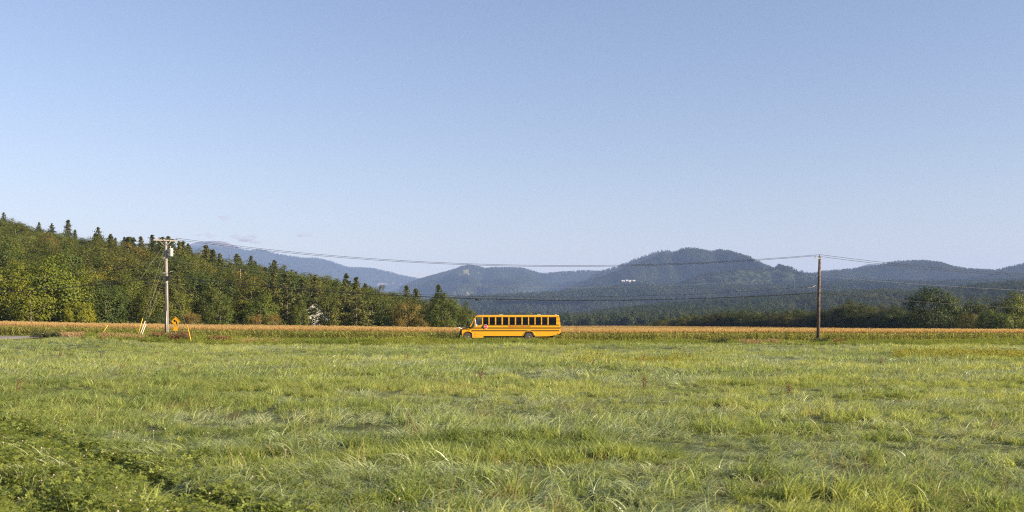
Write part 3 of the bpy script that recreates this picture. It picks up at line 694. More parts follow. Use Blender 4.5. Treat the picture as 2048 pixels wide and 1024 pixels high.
# ------------------------------------------------------------------ corn
m_cleaf = leaf_mat('corn_leaves', [(.18, .215, .04), (.31, .31, .065), (.46, .39, .14)], .45, .45, .3, .12, inst=True)
m_tass = leaf_mat('corn_tassels', [(.44, .28, .115), (.52, .355, .155), (.58, .43, .21)], .38, .7, .1, .1, inst=True)
m_husk = leaf_mat('corn_stalk', [(.17, .17, .06), (.22, .20, .08), (.30, .24, .10)], .1, .6, .2, .2, inst=True)
def corn_mesh(seed, lod=0):
    r = np.random.default_rng(seed); V = []; F = []; M = []
    def strip(pts, wid, side, m):
        b = len(V)
        for p, w in zip(pts, wid): V.append(p-side*w); V.append(p+side*w)
        for k in range(len(pts)-1): F.append((b+2*k, b+2*k+1, b+2*k+3, b+2*k+2)); M.append(m)
    H = 2.0
    for a in (0, 2.1, 4.2):
        s = np.array([math.cos(a), math.sin(a), 0]); strip([np.array([0, 0, 0.]), np.array([0, 0, H*.98])], [.016, .008], s, 2)
    pl = r.uniform(0, 3.14)
    for k in range(10 if not lod else 6):
        z = .25+1.55*(k+r.random()*.5)/(10 if not lod else 6); a = pl+(k % 2)*3.14+r.normal(0, .35); d = np.array([math.cos(a), math.sin(a), 0]); sd = np.array([-d[1], d[0], 0.])
        L_ = r.uniform(.55, .8)*(1 if z < 1.5 else .75); up = r.uniform(.45, .8)
        pts = [np.array([0, 0, z])+d*L_*s+np.array([0, 0, up*L_*s-1.05*L_*s**2.2]) for s in (0, .3, .6, 1.0)]
        strip(pts, [.022, .042, .036, .004], sd*.9+np.array([0, 0, r.normal(0, .35)]), 0)
    for k in range(9 if not lod else 6):
        a = r.uniform(0, 6.28); sp = r.uniform(.05, .5) if k else 0; d = np.array([math.cos(a)*sp, math.sin(a)*sp, 1.])
        p0 = np.array([0, 0, H*.95+r.uniform(0, .06)]); L_ = r.uniform(.18, .30); sd = np.array([-math.sin(a), math.cos(a), 0.])
        strip([p0, p0+d*L_*.6, p0+d*L_+np.array([math.cos(a), math.sin(a), -.4])*sp*.12], [.012, .016, .008] if not lod else [.022, .028, .014], sd, 1)
    if r.random() < .8:
        a = r.uniform(0, 6.28); d = np.array([math.cos(a), math.sin(a), 0]); z = r.uniform(.8, 1.05)
        for q in (np.array([-d[1], d[0], 0]), np.array([0, 0, .5])+d*.3): strip([np.array([0, 0, z])+d*.03, np.array([0, 0, z+.13])+d*.07, np.array([0, 0, z+.26])+d*.10], [.02, .032, .008], q, 2)
    return fast_mesh('corn_plant', np.array(V), np.array(F), [m_cleaf, m_tass, m_husk], M)
c_corn = proto_collection('corn_plants', [corn_mesh(81), corn_mesh(82), corn_mesh(83), corn_mesh(84), corn_mesh(85, 1), corn_mesh(86, 1)])
def corn_rows(y0, y1, du, dens, u0=-170, u1=2220):
    area = (u1-u0)/FPX*(y1**2-y0**2)/2; n = int(area*dens)
    Y = np.sqrt(rng.uniform(y0**2, y1**2, n)); X = (rng.uniform(u0, u1, n)-1024)/FPX*Y
    if y1 < 150: Y = np.round(Y/.76)*.76+rng.normal(0, .05, n)
    ok = (Y > 115.6+.5*np.sin(X*.2)) & (Y < wood_edge(uu(X, Y))-2); return X[ok], Y[ok]
cx_, cy_, ci_ = [], [], []
for y0, y1, dens, lo, hi in ((115.4, 128, 6.5, 0, 4), (128, 165, 3.2, 0, 6), (165, 260, 1.7, 4, 6), (260, 520, .55, 4, 6)):
    a, b = corn_rows(y0, y1, 0, dens); cx_.append(a); cy_.append(b); ci_.append(rng.integers(lo, hi, len(a)))
X = np.concatenate(cx_); Y = np.concatenate(cy_); I = np.concatenate(ci_); n = len(X)
Z = ground_z(X, Y); k = (.79+.12*fbm(X*.06, Y*.06, 91, 3))*np.clip(rng.normal(1, .05, n), .82, 1.13)
scatter('corn', np.stack([X, Y, Z-.03], 1), np.stack([rng.normal(0, .04, n), rng.normal(0, .04, n), rng.uniform(0, 6.28, n)], 1), np.stack([k*1.05, k*1.05, k], 1), I, c_corn, 'tall ripening corn with orange-brown tassels filling the field', 'corn', np.clip(rng.normal(.45, .22, n), 0, 1))
print('corn', n)

# ------------------------------------------------------------------ hayfield grass (uncountable blades)
m_grass = leaf_mat('meadow_grass_blades', [(.168, .225, .072), (.29, .34, .098), (.42, .44, .13), (.52, .50, .165)], .46, .42, .4, .10, inst=True, tcol=1.25, warp=(.6, 1, 1))
m_pale = leaf_mat('laid_grass_blades', [(.30, .355, .18), (.40, .44, .21), (.48, .505, .25)], .4, .38, .5, .15, inst=True, tcol=1.1)
m_dryg = leaf_mat('dry_grass_blades', [(.26, .19, .075), (.34, .25, .11), (.30, .16, .06)], .3, .6, .2, .3, inst=True, tcol=1.0)
def blades(r, n, Rr, L0, L1, t0, t1, bend, wid, spread, segs=4):
    rad = Rr*np.sqrt(r.random(n)); a0 = r.uniform(0, 6.28, n); base = np.stack([rad*np.cos(a0), rad*np.sin(a0), np.zeros(n)], 1)
    az = r.normal(0, spread, n); L_ = r.uniform(L0, L1, n); ti = r.uniform(t0, t1, n); be = bend*r.uniform(.5, 1.4, n)
    d = np.stack([np.cos(az), np.sin(az), 0*az], 1); tw = r.normal(0, .7, n); side = np.stack([-np.sin(az+tw), np.cos(az+tw), 0.25*r.normal(0, 1, n)], 1)
    w = wid*r.uniform(.6, 1.3, n); V = np.zeros((n, 2*(segs+1), 3)); p = base.copy()
    for s in range(segs+1):
        f = s/segs; ww = w*(1-f**1.8*.93)*(.55+.9*min(f*2.5, .5)); V[:, 2*s] = p-side*ww[:, None]*.5; V[:, 2*s+1] = p+side*ww[:, None]*.5
        ph = np.minimum(ti+be*(f+.5/segs)**1.3, 2.5)
        p = p+(d*np.sin(ph)[:, None]+np.array([0, 0, 1.])*np.cos(ph)[:, None])*(L_/segs)[:, None]; p[:, 2] = np.maximum(p[:, 2], .015)
    q = np.concatenate([[[2*s, 2*s+1, 2*s+3, 2*s+2]] for s in range(segs)]); Q = (np.arange(n)[:, None, None]*2*(segs+1)+q[None]).reshape(-1, 4)
    return V.reshape(-1, 3), Q
def clump(seed, m, n, *a, **k):
    r = np.random.default_rng(seed); V, Q = blades(r, n, *a, **k); return fast_mesh('grass_clump', V, Q, [m], None, True)
G = []
G += [clump(101+i, m_grass, 42, .16, .20, .42, .02, .6, 1.1, .0155, 1.3) for i in range(4)]              # 0-3 standing tussock
G += [clump(111+i, m_grass, 42, .17, .26, .50, .2, .9, 1.7, .0160, .9) for i in range(3)]            # 4-6 leaning
G += [clump(121+i, m_pale, 40, .19, .28, .52, .4, 1.2, 1.5, .0155, .8) for i in range(3)]              # 7-9 laid flat
G += [clump(131+i, m_grass, 46, .20, .08, .20, .05, .8, .9, .009, 3.0) for i in range(2)]              # 10-11 short sward
G += [clump(141, m_dryg, 14, .16, .2, .45, .1, .8, 1.0, .010, 1.2)]                                    # 12 dry
G += [clump(151+i, m_grass, 30, .30, .26, .50, .05, .7, 1.0, .030, 1.0, segs=3) for i in range(3)]    # 13-15 far standing
G += [clump(161+i, m_pale, 30, .32, .34, .58, .5, 1.1, 1.3, .030, .6, segs=3) for i in range(2)]      # 16-17 far laid
G += [clump(171, m_dryg, 6, .14, .45, .72, .0, .35, .35, .007, 2.0), clump(172, m_dryg, 4, .1, .4, .8, .05, .5, .6, .008, 2.0)]   # 18-19 dead stems
c_grass = proto_collection('grass_clumps', G)
def zone(y0, y1, dens, half=.535, pad=4.5):
    n = int(dens*((y1**2-y0**2)*half+2*pad*(y1-y0))); Y = rng.uniform(y0, y1, int(n*2.2)); X = rng.uniform(-1, 1, len(Y))*(half*y1+pad)
    ok = np.abs(X) < half*Y+pad; X = X[ok][:n]; Y = Y[ok][:n]; return X, Y
XX, YY, LOD = [], [], []
for y0, y1, dens, l in ((11.2, 24, 24, 0), (24, 44, 15, 0), (44, 70, 8.5, 1), (70, 104.0, 6.0, 1)):
    a, b = zone(y0, y1, dens); XX.append(a); YY.append(b); LOD.append(np.full(len(a), l))
X = np.concatenate(XX); Y = np.concatenate(YY); LOD = np.concatenate(LOD); n = len(X)
D = track_d(X, Y)
onroad = (np.abs(X+50.5) < 4.2) & (Y > 40) | (Y > edge_y(X)+.6)
hm = fbm(X*.22, Y*.34, 201, 4); lay = fbm(X*.16, Y*.30, 205, 4); lush = fbm(X*.45, Y*.7, 209, 3)
holl = np.maximum(sstep(.60, .70, fbm(X*.30, Y*.55, 213, 3)), .95*sstep(.56, .64, fbm(X*1.2, Y*1.7, 217, 3)))
hs = np.clip(.42+1.05*hm, .5, 1.25)*(1-.62*holl)
hs *= np.where(Y > 60, .92, 1.0)
tall = 1-sstep(-.25, .15, D)
ridge = sstep(.8, 1.1, D)*(1-sstep(1.9, 2.4, D))
short = (D > .0) & (Y < 40)
idx = np.where(lay > .545, rng.integers(7, 10, n), np.where(lush > .53, rng.integers(0, 4, n), rng.integers(4, 7, n)))
mixr = rng.random(n); idx = np.where(mixr < .22, rng.integers(0, 7, n), idx)
idx = np.where((rng.random(n) < .012) | ((fbm(X*.5, Y*.5, 221, 2) > .74) & (rng.random(n) < .35)), 12, idx)
farm = LOD == 1
idx = np.where(rng.random(n) < .022, rng.integers(18, 20, n), idx)
idx = np.where(farm & (idx < 7), np.where(rng.random(n) < .4, rng.integers(16, 18, n), rng.integers(13, 16, n)), np.where(farm & (idx < 10), rng.integers(16, 18, n), idx))
idx = np.where(short & (rng.random(n) < .95), rng.integers(10, 12, n), idx)
hs = np.where(short, .6+.55*ridge*rng.random(n)+.35*hm, hs); edge = (D > -1.6) & (D <= 0) & (Y < 40); hs = np.where(edge, np.maximum(hs*.9, .7), hs)
ang = 1.1*(fbm(X*.12, Y*.2, 231, 3)-.5)*4+rng.normal(0, .9, n)-.15
gap = fbm(X*.9, Y*1.9, 219, 3); grv = (Y < 40) & (((D > .0) & (D < .55)) | ((D > 1.95) & (D < 2.45)))
keep = ~onroad & ~(short & (rng.random(n) < .30)) & ~((gap > .605) & ~short & (rng.random(n) < .82)) & ~(grv & (rng.random(n) < .6)); 
Z = field_z(X, Y); Zg = ground_z(X, Y)
k = hs*np.clip(rng.lognormal(0, .22, n), .6, 1.6)
tint = np.clip(.30+.45*(fbm(X*.07, Y*.10, 241, 3)-.5)*2+.25*(lush-.5)*2+rng.normal(0, .17, n)+.16*sstep(20, 60, Y)+.35*short*ridge, 0, 1)
sc = np.stack([np.clip(k, .7, 1.4)*1.0, np.clip(k, .7, 1.4), k], 1)
rot = np.stack([rng.normal(0, .06, n), rng.normal(0, .06, n), ang], 1)
f = keep
scatter('meadow_grass', np.stack([X, Y, Zg-.01], 1)[f], rot[f], sc[f], idx[f], c_grass, 'tousled green hay grass covering the whole field', 'grass', tint[f])
print('grass', int(f.sum()))

# clover in the mown strip, with its small pinkish heads
m_clov = leaf_mat('clover_leaves', [(.13, .17, .035), (.22, .26, .05), (.32, .34, .07)], .45, .5, .3, 1.2, inst=True)
m_chead = leaf_mat('clover_heads', [(.55, .38, .36), (.66, .52, .46), (.6, .45, .36)], .3, .7, .1, 2, inst=True, tcol=.8)
def clover_mesh(seed, n=26, R_=.2):
    r = np.random.default_rng(seed); V = []; F = []
    for k in range(n):
        rad = R_*math.sqrt(r.random()); a = r.uniform(0, 6.28); c = np.array([rad*math.cos(a), rad*math.sin(a), r.uniform(.04, .15)]); nrm = r.normal(0, .35, 3)+np.array([0, 0, 1]); nrm /= np.linalg.norm(nrm)
        t = np.cross(nrm, [1, 0, 0]); t /= np.linalg.norm(t); b = np.cross(nrm, t); a0 = r.uniform(0, 6.28); s = r.uniform(.014, .024)
        for q in range(3):
            d = t*math.cos(a0+q*2.09)+b*math.sin(a0+q*2.09); e = np.cross(nrm, d); i0 = len(V)
            V += [c, c+d*s*1.0+e*s*.75, c+d*s*1.9, c+d*s*1.0-e*s*.75]; F.append((i0, i0+1, i0+2, i0+3))
    return fast_mesh('clover_clump', np.array(V), np.array(F), [m_clov])
c_clov = proto_collection('clover_clumps', [clover_mesh(301), clover_mesh(302), clover_mesh(303, 34, .24)])
A, B = zone(11.2, 34, 85); d = track_d(A, B); pr = np.where(d > -.1, .85*np.where((d > .9) & (d < 2.0), .4, 1.0)*(.35+1.0*(fbm(A*.9, B*.9, 253, 2) > .47)), .15*sstep(-2.5, 0, d)*(fbm(A*.5, B*.5, 251, 2) > .45)); pr = pr*np.where(((d > .0) & (d < .5)) | ((d > 1.95) & (d < 2.45)), .4, 1.0); ok = (rng.random(len(A)) < pr); A = A[ok]; B = B[ok]; n = len(A)
scatter('clover', np.stack([A, B, ground_z(A, B)], 1), np.stack([rng.normal(0, .1, n), rng.normal(0, .1, n), rng.uniform(0, 6.28, n)], 1), rng.uniform(.8, 1.5, n), rng.integers(0, 3, n), c_clov, 'low green clover in the mown strip beside the tall grass', 'clover')
hb = MB(); hb.lathe([(.003, .0), (.012, .006), (.015, .016), (.011, .026), (.003, .031)], 8, c=(0, 0, .17)); hb.tube([(0, 0, 0), (.01, 0, .09), (0, 0, .17)], .002, 3)
hm_ = bpy.data.meshes.new('clover_head'); hm_.from_pydata(hb.v, [], hb.f); hm_.materials.append(m_chead); hm_.update()
c_head = proto_collection('clover_heads', [hm_])
A, B = zone(11.2, 26, 5); d = track_d(A, B); ok = rng.random(len(A)) < np.where(d > -.2, .55, .3*sstep(-4, -.5, d)); A = A[ok]; B = B[ok]; n = len(A)
scatter('clover_flowers', np.stack([A, B, ground_z(A, B)], 1), np.stack([rng.normal(0, .2, n), rng.normal(0, .2, n), rng.uniform(0, 6.28, n)], 1), rng.uniform(.6, 1.05, n), np.zeros(n), c_head, 'tiny pinkish clover heads dotted over the mown strip', 'clover flowers')

# ------------------------------------------------------------------ roadside weeds
m_weed = leaf_mat('weed_leaves', [(.10, .14, .026), (.18, .215, .036), (.26, .27, .05), (.27, .22, .08)], .44, .55, .2, .13, inst=True)
m_tan = leaf_mat('dead_grass_blades', [(.30, .19, .10), (.38, .25, .14), (.30, .15, .09)], .3, .7, .1, .4, inst=True, tcol=1.0)
def weed_mesh(seed, m, n=10, H=.75, leafs=9):
    r = np.random.default_rng(seed); V = []; Q = []
    Pp = []; Nn = []
    for k in range(n):
        b = r.normal(0, .22, 2); t = r.normal(0, .12, 2); h = H*r.uniform(.55, 1.1)
        for q in range(leafs):
            f = (q+.6)/leafs; Pp.append(np.array([b[0]+t[0]*f, b[1]+t[1]*f, h*f])+r.normal(0, .045, 3)); Nn.append(np.array([r.normal(), r.normal(), .5]))
    V, Q = cards(np.array(Pp), np.array(Nn), .17, .055, r, -.2, .5)
    V2, Q2 = blades(r, 22, .28, .4*H, 1.0*H, .0, .45, .7, .014, 3.0, 3); 
    return fast_mesh('weed_clump', np.vstack([V, V2]), np.vstack([Q, Q2+len(V)]), [m])
c_weed = proto_collection('weed_clumps', [weed_mesh(401, m_weed), weed_mesh(402, m_weed, 8, .7, 11), weed_mesh(403, m_weed, 14, .6, 7), weed_mesh(404, m_weed, 6, .9, 12)])
n = 15000
A = rng.uniform(-62, 66, n); B = np.where(rng.random(n) < .78, edge_y(A)-.4+rng.random(n)*(ROAD_Y-3.8-edge_y(A)), rng.uniform(ROAD_Y+3.6, ROAD_Y+5.6, n))
clear = ((A+51) > -4.4) & ((A+51) < 4.6) & (B < 109) | ((A < -44) & (B < 103))
gate = fbm(A*.09, B*.2, 411, 3)
ok = ~clear & (rng.random(n) < .45+.9*(gate-.3)); A = A[ok]; B = B[ok]; n = len(A)
bush_h = .45+.75*fbm(A*.13, B*.35, 415, 3); bush_h *= np.where(B < edge_y(A)+.9, .75, 1)
bush_h *= np.where((A > -9) & (A < 7), .82, 1.0)*np.where(A > 7, .72, 1.0)*np.where(B > ROAD_Y, .7, 1.0)
tt = np.clip(.45*fbm(A*.10, B*.3, 421, 3)*1.5+rng.normal(0, .15, n), 0, 1)
scatter('roadside_weeds', np.stack([A, B, ground_z(A, B)-.02], 1), np.stack([rng.normal(0, .08, n), rng.normal(0, .08, n), rng.uniform(0, 6.28, n)], 1), np.stack([bush_h*1.1, bush_h*1.1, bush_h], 1), rng.integers(0, 4, n), c_weed, 'rank green and brownish weeds along the road bank', 'weeds', tt)
c_tan = proto_collection('dead_grass_clumps', [weed_mesh(431, m_tan, 3, .6, 5), weed_mesh(432, m_tan, 4, .7, 6)])
A = np.concatenate([(rng.uniform(u0, u1, k)-1024)/FPX*103.5 for u0, u1, k in ((95, 165, 130), (205, 268, 120), (258, 290, 60), (480, 560, 50), (1480, 1560, 40))]); n = len(A); B = rng.uniform(102.2, 105.2, n)
scatter('dead_grass', np.stack([A, B, ground_z(A, B)], 1), np.stack([0*A, 0*A, rng.uniform(0, 6.28, n)], 1), rng.uniform(.8, 1.25, n), rng.integers(0, 2, n), c_tan, 'tan dead grass patches on the bank left of the pole', 'dead grass')
# yellow flowering weeds in a band out in the field at the right
m_yw = leaf_mat('yellow_weed_leaves', [(.19, .21, .045), (.28, .27, .05), (.40, .33, .06)], .4, .6, .1, .5, inst=True, tcol=1.0)
c_yw = proto_collection('yellow_weed_clumps', [weed_mesh(441, m_yw, 9, .42, 8), weed_mesh(442, m_yw, 7, .5, 8)])
ub = np.concatenate([rng.uniform(1790, 2080, 520), rng.uniform(1130, 1400, 130)]); vb = np.concatenate([712+rng.normal(0, 3.0, 520), 722+rng.normal(0, 4, 130)]); B = CAMZ*FPX/(vb-V0); A = (ub-1024)/FPX*B; n = len(A)
scatter('yellow_weeds', np.stack([A, B, ground_z(A, B)], 1), np.stack([0*A, 0*A, rng.uniform(0, 6.28, n)], 1), rng.uniform(.6, 1.0, n), rng.integers(0, 2, n), c_yw, 'band of yellowish weeds crossing the field at the right', 'weeds')

# shrubs by the pole (three one can tell apart, and a dark green one)
m_redsh = leaf_mat('reddish_shrub_leaves', [(.13, .055, .03), (.20, .085, .045), (.22, .13, .06)], .25, .6, .15, .8)
m_drksh = leaf_mat('dark_shrub_leaves', [(.035, .05, .018), (.06, .08, .025), (.09, .10, .035)], .25, .6, .15, .8)
def shrub(u, v, Y, w, h, m, seed, label):
    x = (u-1024)/FPX*Y; z = float(ground_z(x, Y)); r = np.random.default_rng(seed); e = empty('shrub', (x, Y, z), 0, label, 'shrub')
    mb = MB(); Pp = []; Nn = []
    for k in range(int(26*w)):
        a = r.uniform(0, 6.28); b = np.array([r.uniform(-w/2, w/2)*.8, r.uniform(-.5, .5), 0]); t = b+np.array([math.cos(a)*.3, math.sin(a)*.25, h*r.uniform(.6, 1.08)*(1-.35*(2*b[0]/w)**2)])
        mb.tube([b, (b+t)/2+r.normal(0, .04, 3), t], [.012, .009, .004], 4, caps=False)
        for q in range(24): s = r.uniform(.2, 1.05); Pp.append(b+(t-b)*s+r.normal(0, .07, 3)); Nn.append(r.normal(0, 1, 3)+np.array([0, 0, .4]))
    V, Q = cards(np.array(Pp), np.array(Nn), .12, .075, r, .1, .5)
    mb.build('stems', m_bark, e, fix=False); o = bpy.data.objects.new('foliage', fast_mesh('shrub_foliage', V, Q, [m])); COL.objects.link(o); o.parent = e
shrub(318, 680, 104.3, 2.3, .95, m_redsh, 1, 'reddish brown shrub at the left foot of the pale pole')
shrub(362, 680, 104.0, 2.6, 1.1, m_redsh, 2, 'wider reddish brown shrub between pale pole and yellow guard')
shrub(440, 680, 104.0, 2.5, .85, m_redsh, 3, 'reddish shrub patch alone, right of the yellow guard')
shrub(213, 684, 103.6, 2.0, .5, m_redsh, 4, 'low russet shrub near the leaning yellow guard')
shrub(78, 684, 102.3, 1.9, .75, m_drksh, 5, 'dark green shrub at the corner of the side road')
shrub(106, 685, 102.0, 2.2, .62, m_drksh, 6, 'lower dark green shrub next to the road corner shrub')
shrub(1436, 686, 103.4, 2.0, .7, m_drksh, 7, 'dark low shrub on the bank between bus and brown pole')
shrub(1637, 686, 104.2, 1.8, .65, m_drksh, 8, 'dark green shrub hiding the foot of the brown pole')
shrub(1675, 688, 103.4, 1.3, .6, m_redsh, 9, 'reddish shrub just right of the brown pole')

# dried dock stalks standing out of the grass
m_dock = leaf_mat('dock_seed', [(.15, .09, .05), (.20, .12, .065), (.24, .155, .08)], .2, .7, .1, 3)
def dock(u, v, h, seed, where):
    B = CAMZ*FPX/(v-V0); x = (u-1024)/FPX*B; z = float(ground_z(x, B)); r = np.random.default_rng(seed)
    e = empty('dock_plant', (x, B, z), r.uniform(0, 6), 'rust-red dried dock stalk '+where, 'dock plant')
    mb = MB(); Pp = []
    for k in range(4):
        t = np.array([r.normal(0, .09), r.normal(0, .09), .8*h*r.uniform(.75, 1.1)]); mb.tube([(0, 0, 0), t*.5, t], [.008, .006, .003], 4, caps=False)
        for q in range(26): Pp.append(t*r.uniform(.35, 1.0)+r.normal(0, .035, 3))
    mb.build('stalk', m_dock, e, fix=False); V, Q = cards(np.array(Pp), r.normal(0, 1, (len(Pp), 3)), .05, .035, r)
    o = bpy.data.objects.new('seed_head', fast_mesh('dock_seed_head', V, Q, [m_dock])); COL.objects.link(o); o.parent = e
for k, (u, v, h, w) in enumerate(((121, 712, .85, 'in the grass left of the slanting yellow guard'), (202, 710, .55, 'below the slanting yellow guard'), (36, 782, .7, 'nearest the left edge of the field'), (243, 735, .6, 'in the field below the three guy guards'), (357, 738, .6, 'in the field below the wide red shrub'),
                                  (815, 717, .7, 'left of the bus front, out in the field'), (962, 752, .6, 'in the field below the front of the bus'), (993, 724, .5, 'in the grass just below the bus'), (1185, 727, .6, 'in the grass right of the bus rear'), (1288, 720, .95, 'far out, midway between bus and brown pole'),
                                  (1287, 776, .8, 'nearer, midway between bus and brown pole'), (1578, 785, .5, 'in the field left below the brown pole'), (1762, 724, .8, 'in the field right below the brown pole'), (1872, 720, .7, 'before the yellow weeds at the right'))):
    dock(u, v+8, h, 500+k, w)
# ------------------------------------------------------------------ school bus
m_bus = mat('bus_yellow', (.68, .345, .006), .35, .4, noise=(.8, .3, (.62, .31, .008)), coat=.25)
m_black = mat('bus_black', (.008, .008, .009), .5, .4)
m_rubber = mat('tyre_rubber', (.045, .04, .036), .85, .2, noise=(4, .25, (.10, .085, .07)))
m_rim = mat('wheel_rim', (.02, .02, .02), .5, .4); m_hub = mat('wheel_hub', (.28, .25, .22), .5, .5, noise=(9, .2, (.15, .13, .11)))
m_chrome = mat('bright_metal', (.6, .6, .6), .25, .5, metal=1)
m_white = mat('white_enamel', (.78, .77, .75), .4, .4); m_red = mat('stop_red', (.55, .015, .02), .4, .4)
m_pink = mat('mirror_back_white', (.75, .68, .66), .4, .4)
m_amber = mat('amber_lens', (.75, .25, .02), .25, .5); m_redl = mat('red_lens', (.45, .01, .01), .25, .5)
m_seat = mat('seat_vinyl', (.05, .035, .03), .6, .3); m_int = mat('bus_interior', (.12, .12, .13), .7, .2)
m_letter = mat('letter_orange_red', (.42, .085, .008), .5, .3)
def glass(name, tint, tr):
    m = bpy.data.materials.new(name); m.use_nodes = True; t = m.node_tree; t.nodes.clear(); N = t.nodes.new; L = t.links.new
    o = N('ShaderNodeOutputMaterial'); a = N('ShaderNodeBsdfTransparent'); a.inputs[0].default_value = (*tr, 1)
    b = N('ShaderNodeBsdfPrincipled'); b.inputs['Base Color'].default_value = (*tint, 1); b.inputs['Roughness'].default_value = .06; b.inputs['Specular IOR Level'].default_value = .6
    x = N('ShaderNodeMixShader'); x.inputs[0].default_value = .45; L(a.outputs[0], x.inputs[1]); L(b.outputs[0], x.inputs[2]); L(x.outputs[0], o.inputs['Surface']); return m
m_tint = glass('tinted_glass', (.006, .008, .012), (.16, .17, .19)); m_clear = glass('clear_glass', (.05, .07, .09), (.8, .85, .86))
BY = 112.4; bus = empty('school_bus', ((917.6-1024)/FPX*111.2, BY, .47), 0, 'yellow school bus driving left along the road past the corn', 'bus')
HW = 1.2
def bx(zx): return (zx-150)/152.7
def bz(zy): return (630-zy)/152.7
def arc(cx, cz, r, a0, a1, n): return [(cx+r*math.cos(R(a0+(a1-a0)*k/n)), cz+r*math.sin(R(a0+(a1-a0)*k/n))) for k in range(n+1)]
RWX, RWZ, RWR = bx(1345), .53, .66
FWX, FWZ = bx(305), .53
WB = 1.885; WT = bz(212)
XF = bx(372); XR = 11.38
wins = [(565, 657), (675, 767), (788, 880), (903, 995), (1015, 1107), (1127, 1220), (1240, 1332), (1350, 1442), (1460, 1552), (1570, 1663), (1683, 1812)]
wins = [(bx(a), bx(b)) for a, b in wins]
body = MB()
for sgn in (-1, 1):
    y0, y1 = (-HW, -HW+.05) if sgn < 0 else (HW-.05, HW)
    cutL = [(XF+.05, .43), (bx(572), .43), (bx(572), .57), (RWX-math.sqrt(RWR**2-.04**2), .57)]
    lower = [(XF+.02, 1.55), (XF+.02, .80)] + cutL + arc(RWX, RWZ, RWR, 176, 4, 18) + [(bx(1690), .60), (bx(1860), .84), (XR, 1.0), (XR-.02, WB), (bx(548), WB), (bx(430), 1.74), (XF+.12, 1.62)]
    body.prism(lower, y0, y1)
    upx0 = bx(440)
    body.prism([(bx(425), WT), (bx(545), WT), (wins[-1][1]+.02, WT), (XR-.13, WT), (XR-.2, 2.86), (bx(470), 2.86), (bx(437), 2.8)], y0, y1)
    prev = bx(545)
    xs = [bx(545)]
    for a, b in wins: body.box((xs[-1], y0, WB), (a, y1, WT)); xs.append(b)
    body.prism([(xs[-1], WB), (XR-.02, WB), (XR-.13, WT), (xs[-1], WT)], y0, y1)
    body.prism([(bx(418), 1.74), (bx(432), 1.74), (bx(440), WT-.0), (bx(425), WT)], y0, y1)      # post between quarter light and driver window
    body.prism([(bx(335), 1.60), (bx(352), 1.60), (bx(432), 2.66), (bx(425), 2.72)], y0, y1)       # windscreen post
# rear and front walls
body.prism([(XR-.04, 1.0), (XR, 1.0), (XR-.02, WB), (XR-.13, WT), (XR-.2, 2.86), (XR-.24, 2.86), (XR-.16, WT)], -HW+.05, HW-.05)
body.prism([(bx(425), 2.72), (bx(437), 2.86), (bx(470), 2.88), (bx(470), 2.84), (bx(445), 2.70)], -HW+.05, HW-.05)
body.box((XF+.0, -HW+.06, .75), (XF+.05, HW-.06, 1.6))
body.build('body', m_bus, bus)
fl = MB(); fl.box((XF+.1, -HW+.06, .98), (XR-.06, HW-.06, 1.03)); fl.box((XF+.3, -HW+.1, .70), (RWX-.8, HW-.1, .78)); fl.box((RWX+.9, -.9, .62), (bx(1690), .9, .9)); fl.build('floor', m_black, bus)
roof = MB(); prof = []
for k in range(13):
    th_ = math.pi*k/12; prof.append((HW*math.copysign(abs(math.cos(th_))**.42, math.cos(th_)), .12*abs(math.sin(th_))**.7))
rings = []
for x, dz, sc in ((bx(437), -.09, .90), (bx(455), -.02, .97), (bx(500), .0, 1.0), (6, .0, 1.0), (XR-.35, .0, 1.0), (XR-.22, -.02, .98)):
    rings.append([(x, p[0]*sc+0, 2.862+dz+p[1]) for p in prof])
roof.loft(rings, 0, True, closed=True, caps=True); roof.build('roof', m_bus, bus)
for x in (bx(870), bx(1520)):
    h = MB(); h.box((x-.22, -.3, 2.975), (x+.22, .3, 3.015)); h.build('roof_hatch', m_white, bus)
h = MB(); h.box((bx(1805), -.06, 2.97), (bx(1822), .06, 3.03)); h.build('strobe_light', m_white, bus)
# hood and fenders
def hoodring(x, hw, zt, zb):
    pts = [(x, -hw, zb), (x, -hw, zt-.22), (x, -hw*.93, zt-.08), (x, -hw*.7, zt), (x, 0, zt+.03), (x, hw*.7, zt), (x, hw*.93, zt-.08), (x, hw, zt-.22), (x, hw, zb)]; return pts
hd = MB(); hd.loft([hoodring(.24, .80, 1.34, .86), hoodring(.32, .86, 1.42, .86), hoodring(.5, .93, 1.48, .9), hoodring(1.0, 1.02, 1.56, 1.0), hoodring(XF+.06, 1.1, 1.60, .9)], 0, True)
hd.build('hood', m_bus, bus)
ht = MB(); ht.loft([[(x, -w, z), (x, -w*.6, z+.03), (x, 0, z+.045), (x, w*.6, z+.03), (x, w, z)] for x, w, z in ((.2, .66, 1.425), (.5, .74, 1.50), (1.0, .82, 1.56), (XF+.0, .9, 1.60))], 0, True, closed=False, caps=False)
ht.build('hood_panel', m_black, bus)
for sgn in (-1, 1):
    f = MB(); poly = [(.36, 1.30), (.33, 1.0), (.36, .74), (FWX-.60, .66)] + arc(FWX, FWZ, .60, 172, 2, 16) + [(FWX+.68, .43), (FWX+.70, .9), (XF+.06, 1.1), (XF+.06, 1.52), (1.05, 1.36), (.6, 1.33)]
    ya, yb = (-HW+.02, -.82) if sgn < 0 else (.82, HW-.02)
    f.prism(poly, ya, yb); o = f.build('fender', m_bus, bus)
    l = MB(); l.lathe([(.01, -.03), (.10, -.03), (.11, .0), (.10, .05), (.01, .06)], 14, 'x', (.09, sgn*.93, 1.08)); l.build('headlight', m_chrome, bus)
    l = MB(); l.box((.07, sgn*1.0-.06, 1.2), (.16, sgn*1.0+.06, 1.27)); l.build('turn_signal', m_amber, bus)
